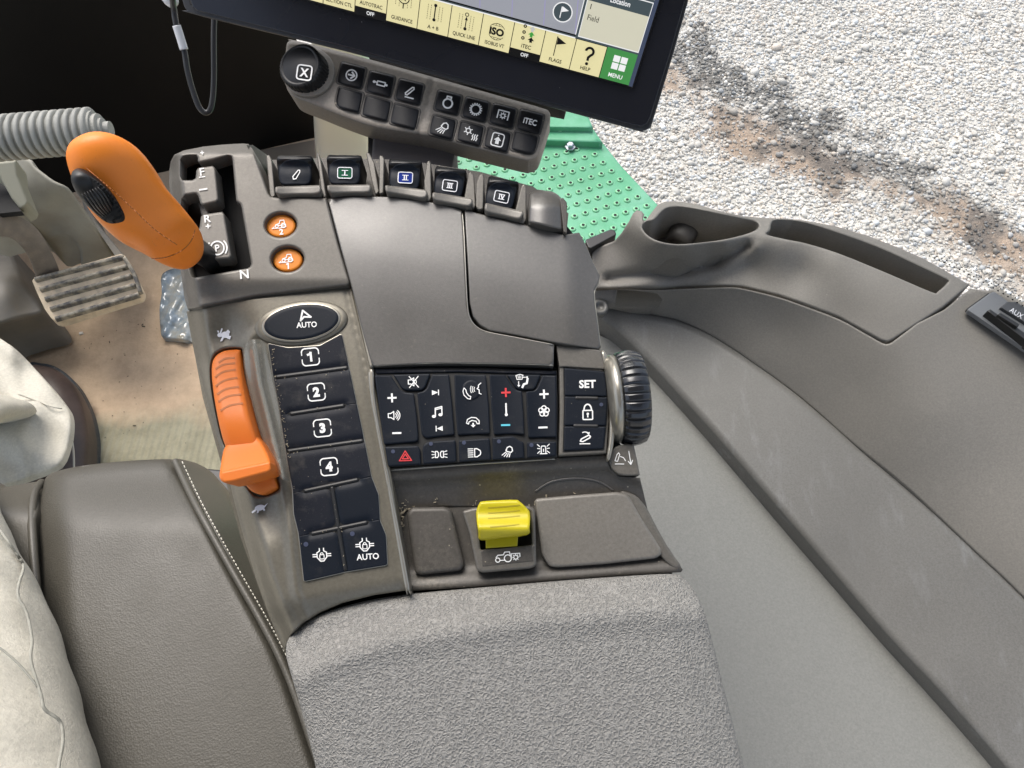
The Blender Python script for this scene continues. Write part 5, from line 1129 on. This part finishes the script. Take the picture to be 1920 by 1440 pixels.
V, F = tubegeo(LZ(A_([78, 66, 60, 62, 70, 85, 110]), A_([904, 922, 960, 1020, 1120, 1240, 1400]), A_([.497, .512, .528, .538, .54, .54, .54])), .004, n=10); link('piping', V, F, leather2, seat)
patch('seat_base', [(375, 878), (440, 884), (520, 1000), (560, 1200), (600, 1500), (300, 1500), (200, 900)], black, seat, L=LZ, hf=.36, r=4, depth=.30, s=70)

# ------------------------------------------------------------------ person sitting in the seat
per = empty('person', 'seated person in pale grey jeans and brown leather shoes', 'person', tuple(LZ(60, 800, 0)))
def folds(V, amp, seed, sc):
    r = np.random.default_rng(seed); out = V.copy()
    for _ in range(7):
        k = r.normal(0, 1, 3) * sc; ph = r.uniform(0, 6.28); d = r.normal(0, 1, 3); d /= np.linalg.norm(d); out += d * (amp * np.sin(V @ k + ph))[:, None]
    return out
# upper body, unseen behind the camera, added to keep light off the seat's rear
tv, tf = [], []
for (z_, rx_, ry_, cy_) in ((.56, .19, .13, -.34), (.66, .18, .13, -.36), (.80, .17, .12, -.38), (.95, .19, .12, -.40), (1.05, .20, .11, -.41), (1.12, .16, .09, -.41), (1.16, .08, .06, -.40)):
    for k in range(32):
        t = 2 * math.pi * k / 32; tv.append((-.38 + rx_ * math.cos(t), cy_ + ry_ * math.sin(t), z_))
for j in range(6):
    for k in range(32): tf.append((j * 32 + k, j * 32 + (k + 1) % 32, (j + 1) * 32 + (k + 1) % 32, (j + 1) * 32 + k))
tf += [tuple(range(32))[::-1], tuple(6 * 32 + k for k in range(32))]
link('shading_torso', tv, tf, M('shading_torso_grey', (.12, .12, .12), .9), per)
# thigh, knee and shin of the right leg in one surface
secL = [(-240, 1900, 235, 1760, .600, .075), (-260, 1640, 205, 1560, .600, .075), (-290, 1440, 172, 1440, .598, .073), (-310, 1280, 126, 1262, .595, .070), (-330, 1150, 84, 1140, .590, .066), (-350, 1030, 40, 1042, .582, .063), (-380, 930, -20, 925, .560, .060), (-420, 850, -70, 838, .500, .060), (-350, 800, -40, 790, .40, .060), (-250, 770, 10, 764, .30, .060), (-170, 762, 62, 762, .20, .060)]
V, F = loftgeo(secL, L=LZ, n=44, m=8, ex=2.0)
trz = link('trousers', folds(V, .0010, 3, 38), F, denim, per)
hem = cr([(-160, 560), (-60, 590), (0, 634), (30, 655), (62, 688), (98, 728), (120, 756), (131, 775), (133, 800), (128, 832), (110, 872), (60, 894), (0, 912), (-100, 930), (-240, 900), (-260, 700)], 3)
def hhem(x, y): return .17 + .012 * gs(x, y, 60, 800, 60, 60) + .007 * np.sin(x * .05 + y * .03) + .006 * np.sin(-x * .035 + y * .07 + 1) + .005 * np.exp(-((x - 25 - (y - 700) * .12) / 14) ** 2) - .020 * gs(x, y, 85, 780, 38, 55, 20) - .05 * smst(-40, -140, x) * 0
patch('trouser_leg', hem, denim, per, L=LZ, hf=hhem, r=14, rh=.018, depth=.012, s=8)
V, F = tubegeo(LZ(A_([34, 70, 100, 116]), A_([739, 752, 763, 766]), A_([.189, .174, .174, .165])), .0012, n=8); link('hem_fold', V, F, denim, per)
sm_ = [(-40, 940), (0, 1000), (38, 1052), (40, 1075), (32, 1098), (40, 1130), (58, 1180), (56, 1210), (62, 1260), (84, 1310), (84, 1300)]
def on_thigh(P, dz=.001):
    C2 = cr(A_(secL), 8, closed=False); out = []
    for x, y in P:
        mid = (C2[:, :2] + C2[:, 2:4]) / 2; hv = (C2[:, 2:4] - C2[:, :2]) / 2; dvec = A_([x, y]) - mid
        per_ = np.abs(dvec[:, 0] * hv[:, 1] - dvec[:, 1] * hv[:, 0]) / np.linalg.norm(hv, axis=1); k = np.argmin(per_ + 1e3 * (C2[:, 4] < .55)); q = min(1, abs((dvec[k] @ hv[k]) / (hv[k] @ hv[k])))
        out.append(LZ(x, y, C2[k, 4] + C2[k, 5] * math.sqrt(1 - q * q) + dz))
    return np.array(out)
smp = cr([(-10, 980), (28, 1034), (44, 1062), (36, 1092), (34, 1118), (50, 1150), (60, 1200), (58, 1240), (76, 1300), (84, 1330), (112, 1352), (118, 1390), (110, 1440), (112, 1500)], 5, closed=False)
V, F = tubegeo(on_thigh(smp, .0012), .0012, n=8, smooth=False); link('side_seam', V, F, denim2, per)
smp = cr([(-60, 1170), (0, 1215), (40, 1250), (72, 1290)], 5, closed=False); V, F = tubegeo(on_thigh(smp, .001), .0008, n=8, smooth=False); link('pocket_seam', V, F, denim2, per)
# right shoe flat on the mat
so_ = cr([(60, 690), (85, 687), (112, 693), (140, 712), (162, 742), (178, 780), (186, 822), (186, 860), (182, 900), (150, 980), (60, 1000), (20, 900), (30, 750)], 4)
patch('shoe_sole', so_ - A_([9, 6]), solem, per, L=LZ, hf=.026, r=6, rh=.006, depth=.026, s=10)
su = cr([(62, 694), (86, 691), (110, 697), (134, 714), (153, 742), (166, 778), (174, 822), (173, 862), (168, 900), (140, 980), (62, 990), (30, 900), (38, 752)], 4)
patch('shoe', su - A_([7, 5]), shoe, per, L=LZ, hf=lambda x, y: .060 + .03 * gs(x, y, 90, 850, 50, 130), r=26, rh=.028, depth=.03, s=7)
V, F = tubegeo(LZ(A_([128, 134, 138, 139]), A_([790, 820, 850, 900]), A_([.088, .094, .094, .09])), .0016, n=8); link('shoe_seam', V, F, thread, per)

# ------------------------------------------------------------------ pedal and steering column
ped = empty('brake_pedal', 'worn dusty ribbed brake pedal on a curved arm above the mat', 'pedal', tuple(LZ(170, 540, .1)))
hz = lambda x, y: .17 + .0009 * (560 - y) * .6
po = [(60, 526), (66, 520), (227, 476), (236, 481), (266, 543), (262, 554), (110, 601), (98, 599), (84, 580), (70, 550)]
pp = patch('pedal_plate', rnd(po, 4), pedalm, ped, L=LZ, hf=hz, r=2, depth=.02, s=14)
G = []
for k in range(5):
    t = k / 4; a = A_([64, 523]) * (1 - t) + A_([103, 597]) * t; b = A_([231, 480]) * (1 - t) + A_([260, 551]) * t
    m_ = (a + b) / 2; G.append(patchgeo(band(cr([a, m_, b], 3, closed=False), 6.5), lambda x, y: hz(x, y) + .006, L=LZ, r=2.5, depth=.007, s=14))
V, F = merge(G); link('tread_ridge', V, F, pedalr, pp)
V, F = patchgeo(band(cr([(232, 482), (250, 512), (262, 547)], 3, closed=False), 7), lambda x, y: hz(x, y) + .007, L=LZ, r=2, depth=.008, s=12); link('end_ridge', V, F, pedalr, pp)
V, F = loftgeo([(-60, 440, -60, 400, .36, .012), (-20, 440, -10, 398, .34, .012), (14, 442, 40, 410, .31, .012), (38, 460, 72, 432, .28, .012), (56, 486, 94, 468, .24, .011), (66, 512, 108, 500, .20, .010), (72, 530, 114, 520, .17, .010)], L=LZ, n=20, m=5, ex=3); link('pedal_arm', V, F, pedarm, ped)
stc = empty('steering_column', 'dusty grey green steering column cowl above the pedals', 'cowl', tuple(LZ(100, 420, .1)))
cz = tps([(0, 300, .34), (60, 300, .36), (110, 345, .33), (180, 420, .24), (235, 500, .10), (150, 500, .12), (80, 440, .20), (40, 400, .28), (0, 400, .30)])
patch('cowl', cr([(-60, 290), (48, 296), (66, 312), (100, 338), (128, 352), (146, 378), (168, 412), (196, 452), (236, 520), (225, 560), (160, 520), (150, 470), (135, 447), (112, 442), (84, 448), (40, 410), (-60, 420)], 3), cowl, stc, L=LZ, hf=lambda x, y: cz(x, y) + .006 * gs(x, y, 90, 380, 30, 60, 30), r=5, rh=.008, depth=.08, s=9)
patch('lower_cowl', cr([(-60, 430), (0, 446), (18, 462), (36, 500), (52, 535), (76, 565), (84, 585), (70, 594), (40, 600), (0, 612), (-60, 625)], 3), cowl2, stc, L=LZ, hf=lambda x, y: .12 + .05 * gs(x, y, 0, 540, 50, 60), r=9, rh=.03, depth=.10, s=9)
patch('shaft_cover', [(-60, 300), (0, 303), (30, 300), (34, 330), (53, 378), (50, 386), (38, 392), (22, 372), (0, 332), (-60, 290)], M('grey_cream_plastic', (.30, .29, .22), .6), stc, L=LZ, hf=lambda x, y: .40 - .0006 * (y - 300), r=4, rh=.006, depth=.03, s=10)
patch('gap_shade', [(-40, 330), (0, 330), (22, 372), (40, 396), (0, 400), (-40, 400)], void, stc, L=LZ, hf=.345, r=0, depth=.01, s=30)  # near-black sheet standing in for shade between the cowl pieces
patch('side_bracket', [(150, 360), (160, 372), (182, 418), (232, 478), (228, 500), (200, 480), (182, 470), (160, 400)], cowl2, stc, L=LZ, hf=.12, r=3, depth=.05, s=14)
bl = empty('ribbed_hose', 'grey ribbed rubber bellows in front of the black panel', 'hose', tuple(LZ(90, 260, .5)))
a, b = LZ(-60, 264, .50), LZ(182, 244, .50); L_ = np.linalg.norm(b - a); rr = 35.5 / FP * np.linalg.norm(b - CAM) * .98
pf = []; nr = 16
for k in range(nr):
    t0 = L_ * k / nr; u = L_ / nr; pf += [(t0 + u * .04, rr * .84), (t0 + u * .10, rr * .96), (t0 + u * .2, rr), (t0 + u * .55, rr), (t0 + u * .66, rr * .96), (t0 + u * .72, rr * .84), (t0 + u * .98, rr * .82)]
V, F = lathegeo(a, b - a, pf, n=56); sharpen(link('bellows', V, F, bellow, bl), 50)
V, F = lathegeo(b, b - a, ((-.002, rr * .7), (.006, rr * .7), (.007, rr * .5), (.011, rr * .5), (.012, rr * .34), (.020, rr * .34)), n=6 * 5); link('end_plug', V, F, bellow, bl, smooth=False)
foil = cr([(302, 520), (312, 508), (335, 502), (370, 505), (400, 640), (340, 636), (308, 634), (301, 620), (299, 580), (303, 550)], 4)
patch('plastic_packet', foil, foilm, None, L=LZ, hf=lambda x, y: .012 + .005 * np.sin(x * .17 + y * .06) + .004 * np.abs(np.sin(x * .07 - y * .085 + 1)) + .003 * np.abs(np.sin(x * .12 + y * .11)), r=4, rh=.006, depth=.012, s=4, label='crumpled bluish clear plastic packet lying on the mat by the console', cat='packet')
# bits on the mat
def chip(x, y, s_, label, mt, name='grit'):
    c = LZ(x, y, s_ * .5); r_ = np.random.default_rng(int(x)); V, F = boxgeo(c, (s_, s_ * .3, 0), (-s_ * .3, s_ * .8, 0), (0, 0, s_ * .5)); V = V + r_.normal(0, s_ * .2, V.shape); return link(name, V, F, mt, None, smooth=False, label=label, cat='pebble')
chip(152, 625, .0032, 'tiny white pebble on the clay coloured part of the mat', M('white_pebble', (.75, .72, .66), .7), 'pebble')
G = []
for _ in range(46):
    x, y = RNG.uniform(150, 400), 600 + 260 * RNG.random() ** 1.5; c = LZ(x, y, .0012); a_ = RNG.uniform(0, 3.14); s_ = RNG.uniform(.0006, .0012) * (3 if RNG.random() < .12 else 1)
    G.append(boxgeo(c, (s_ * math.cos(a_), s_ * math.sin(a_), 0), (-s_ * .3 * math.sin(a_), s_ * .3 * math.cos(a_), 0), (0, 0, .0006)))
V, F = merge(G); link('mat_grit', V, F, M('dark_grit', (.10, .085, .06), .9), None, smooth=False, kind='stuff', label='small dark grit and straw scattered on the cab mat', cat='grit')

# ------------------------------------------------------------------ right-hand side trim of the cab
def RZ(z): return .472 + (A_(z) - .513) * .56
def R3(z): return .445 + (A_(z) - .445) * .40
sp_ = empty('side_trim', 'grey brown moulded cab side panel with a cup holder and pocket', 'side panel', tuple(LZ(1500, 700, .3)))
s1 = [(1060, 600), (1195, 660), (1240, 715), (1330, 815), (1425, 925), (1503, 1017), (1655, 1194), (1760, 1308), (1880, 1450), (2010, 1620), (1300, 1900), (900, 1900), (880, 600)]
patch('floor_ledge', s1, side3, sp_, L=LZ, hf=lambda x, y: .420 + 0 * x, r=0, depth=.02, s=40)
E1 = cr([(1110, 590), (1160, 625), (1205, 668), (1250, 716), (1337, 812), (1432, 922), (1510, 1013), (1662, 1190), (1768, 1303), (1890, 1445), (2030, 1620)], 4, closed=False)
E2 = cr([(1112, 562), (1158, 568), (1202, 586), (1235, 593), (1269, 601), (1324, 624), (1369, 651), (1409, 678), (1500, 745), (1605, 836), (1702, 915), (1830, 1035), (1925, 1125), (2120, 1330)], 4, closed=False)
z3 = tps([(1110, 590, .455), (1205, 668, .448), (1337, 812, .445), (1510, 1013, .445), (1768, 1303, .445), (2030, 1620, .445), (1112, 562, .475), (1235, 593, .50), (1324, 624, .505), (1409, 678, .51), (1605, 836, .515), (1830, 1035, .52), (2120, 1330, .52), (1290, 680, .472), (1450, 850, .470), (1620, 1000, .472), (1800, 1180, .472), (1980, 1350, .475)])
patch('scuffed_ledge', np.r_[E1, E2[::-1]], side2, sp_, L=LZ, hf=lambda x, y: R3(z3(x, y)) + .003, r=11, rh=.008, depth=.06, s=13)
Dg = [(1180, 640), (1250, 712), (1337, 808), (1510, 1009), (1768, 1300), (2030, 1616)]
seam = cr([(1112, 546), (1160, 543), (1235, 544), (1300, 541), (1358, 539), (1391, 541), (1458, 557), (1500, 571), (1572, 598), (1620, 624), (1652, 642), (1663, 645), (1672, 642)], 4, closed=False)
z4 = tps([(1112, 562, .478), (1235, 593, .503), (1324, 624, .508), (1409, 678, .513), (1605, 836, .518), (1830, 1035, .523), (2120, 1330, .523), (1112, 546, .56), (1235, 544, .60), (1358, 539, .63), (1500, 571, .65), (1572, 598, .655), (1663, 645, .665), (1770, 580, .705), (1820, 542, .712), (1900, 590, .712), (2000, 660, .712), (2150, 780, .712), (1450, 620, .580), (1600, 730, .580), (1750, 780, .625), (1850, 880, .598), (2000, 1000, .598), (1270, 570, .55)])
out4 = np.r_[E2[::-1], seam, A_([(1720, 606), (1770, 581), (1820, 541), (1850, 546), (1870, 539), (1925, 572), (2010, 630), (2160, 745), (2300, 1000)])]
patch('side_wall', out4, side1, sp_, L=LZ, hf=lambda x, y: RZ(z4(x, y)), r=3, rh=.002, depth=.04, s=13)
for k, (a, b) in enumerate([((1676, 639), (1817, 538))]): pass
cup = [(1204, 425), (1213, 440), (1235, 452), (1269, 458), (1313, 455), (1358, 449), (1402, 438), (1420, 429), (1422, 421), (1410, 414), (1380, 408), (1324, 396), (1280, 388), (1254, 389), (1241, 396), (1226, 412), (1212, 416)]
poc = [(1438, 440), (1444, 432), (1446, 420), (1456, 413), (1500, 416), (1549, 430), (1640, 462), (1709, 493), (1772, 523), (1776, 530), (1758, 547), (1745, 547), (1663, 512), (1572, 475), (1510, 456), (1480, 450)]
out5 = [(1110, 470), (1130, 460), (1152, 452), (1166, 436), (1180, 414), (1187, 400), (1194, 394), (1203, 396), (1208, 402), (1205, 412), (1210, 414), (1222, 398), (1233, 384), (1246, 378), (1280, 378), (1314, 385), (1347, 395), (1391, 405), (1424, 408), (1475, 410), (1500, 412), (1567, 424), (1627, 442), (1686, 465), (1732, 485), (1778, 511), (1818, 534), (1768, 576), (1672, 638), (1664, 641), (1652, 638), (1572, 594), (1500, 567), (1458, 553), (1391, 537), (1358, 535), (1300, 537), (1235, 540), (1160, 540), (1112, 541)]
z5 = tps([(1110, 470, .60), (1112, 541, .56), (1160, 540, .575), (1235, 540, .60), (1358, 535, .63), (1500, 567, .652), (1572, 594, .657), (1663, 641, .667), (1768, 576, .707), (1818, 534, .714), (1732, 485, .714), (1627, 442, .714), (1500, 412, .714), (1400, 405, .714), (1280, 378, .714), (1233, 384, .714), (1194, 396, .714), (1204, 430, .714), (1235, 458, .713), (1290, 464, .713), (1358, 456, .713), (1432, 447, .713), (1480, 456, .713), (1572, 482, .713), (1663, 518, .713), (1745, 554, .712), (1430, 425, .714), (1150, 458, .62), (1160, 500, .60), (1140, 520, .575), (1180, 430, .69), (1260, 510, .62), (1340, 490, .65), (1400, 490, .66), (1500, 510, .675), (1600, 560, .685)])
CRS = A_([(1140, 522), (1180, 516), (1235, 511), (1290, 507), (1340, 492), (1375, 474), (1400, 460)])
def htray(x, y):
    X = np.stack([x, y], 1); D = np.full(len(X), 1e9); 
    for a, b in zip(CRS[:-1], CRS[1:]):
        ab = b - a; t = np.clip(((X - a) @ ab) / (ab @ ab), 0, 1); D = np.minimum(D, np.linalg.norm(X - (a + t[:, None] * ab), axis=1))
    return RZ(z5(x, y)) - .0085 * np.exp(-(D / 7) ** 2) + .003 * np.exp(-((D - 20) / 9) ** 2) * (y > np.interp(x, CRS[:, 0], CRS[:, 1])) * smst(1120, 1200, x)
patch('storage_tray', np.array(out5, float), side1, sp_, L=LZ, hf=htray, r=3.5, rh=.003, depth=.10, holes=[cr(cup, 3), cr(poc, 3)], hdepth=.075, s=8, step=6)
def dropped(P, z0, z1): Q = LZ(A_(P)[:, 0], A_(P)[:, 1], z0); Q[:, 2] = z1; Q2 = proj(Q); return Q2 + (Q2 - Q2.mean(0)) * .02
patch('cup_floor', dropped(cr(cup, 3), RZ(.714), .530), slotm, sp_, L=LZ, hf=.530, r=0, depth=.005, s=30)
patch('pocket_floor', dropped(cr(poc, 3), RZ(.714), .535), slotm, sp_, L=LZ, hf=.535, r=0, depth=.005, s=30)
V, F = loftgeo([(1246, 456, 1252, 450, .54, .003), (1250, 440, 1285, 462, .545, .01), (1262, 424, 1305, 448, .548, .012), (1276, 418, 1308, 430, .548, .01), (1288, 416, 1298, 420, .545, .003)], L=LZ, n=20, m=4); link('cup_clip', V, F, M('cup_clip_plastic', (.05, .045, .04), .5), sp_)
# AUX plate
ax_ = [(1813, 581), (1857, 549), (1869, 545), (1885, 550), (1960, 596), (2080, 680), (2050, 745), (1960, 680), (1830, 592)]
z6 = lambda x, y: 0 * x + .716
apn = patch('socket_plate_frame', A_(rnd(ax_, 5)) + (A_(rnd(ax_, 5)) - A_([1930, 630])) * .02, black, sp_, L=LZ, hf=float(RZ(.714)), r=1, depth=.004, s=40)
patch('socket_plate', rnd(ax_, 5), M('socket_plate_plastic', (.15, .155, .16), .35, bumps=(('noise', 900, .3, .0004),)), sp_, L=LZ, hf=float(RZ(.714)) + .002, r=2, depth=.005, s=40)
sk = patch('aux_socket_door', [(1876, 576), (1888, 566), (1905, 566), (2000, 625), (1985, 650), (1930, 610)], M('socket_door', (.05, .052, .055), .5), sp_, L=LZ, hf=float(RZ(.714)) + .006, r=1.5, depth=.005, s=40)
symbol('lettering', [('t', 'AUX', 0, 0, 10, .95, .0)], 1906, 587, 33, greyw, sk, L=LZ, hf=float(RZ(.714)) + .0063)
patch('socket_lever', [(1851, 583), (1857, 580), (1930, 630), (1990, 672), (1984, 680), (1920, 636)], black, sp_, L=LZ, hf=float(RZ(.714)) + .012, r=2, depth=.012, s=30)
patch('socket_tab', [(1870, 590), (1876, 586), (1912, 608), (1908, 614)], black, sp_, L=LZ, hf=float(RZ(.714)) + .016, r=1.5, depth=.008, s=30)
lt = patch('latch', rnd([(1097, 450), (1145, 430), (1153, 432), (1156, 440), (1108, 466), (1103, 464)], 3), black, sp_, L=LZ, hf=.53, r=2, depth=.03, s=14)
patch('front_shelf', [(1060, 478), (1105, 468), (1150, 452), (1190, 440), (1185, 500), (1060, 500)], side1, sp_, L=LZ, hf=.47, r=2, depth=.02, s=30)
V, F = lathegeo(LZ(1122, 582, .475), (.1, -.15, 1), ((0, .011), (.010, .011), (.012, .009), (.0121, .006), (.008, .0055)), n=28); link('peg', V, F, side2, sp_)
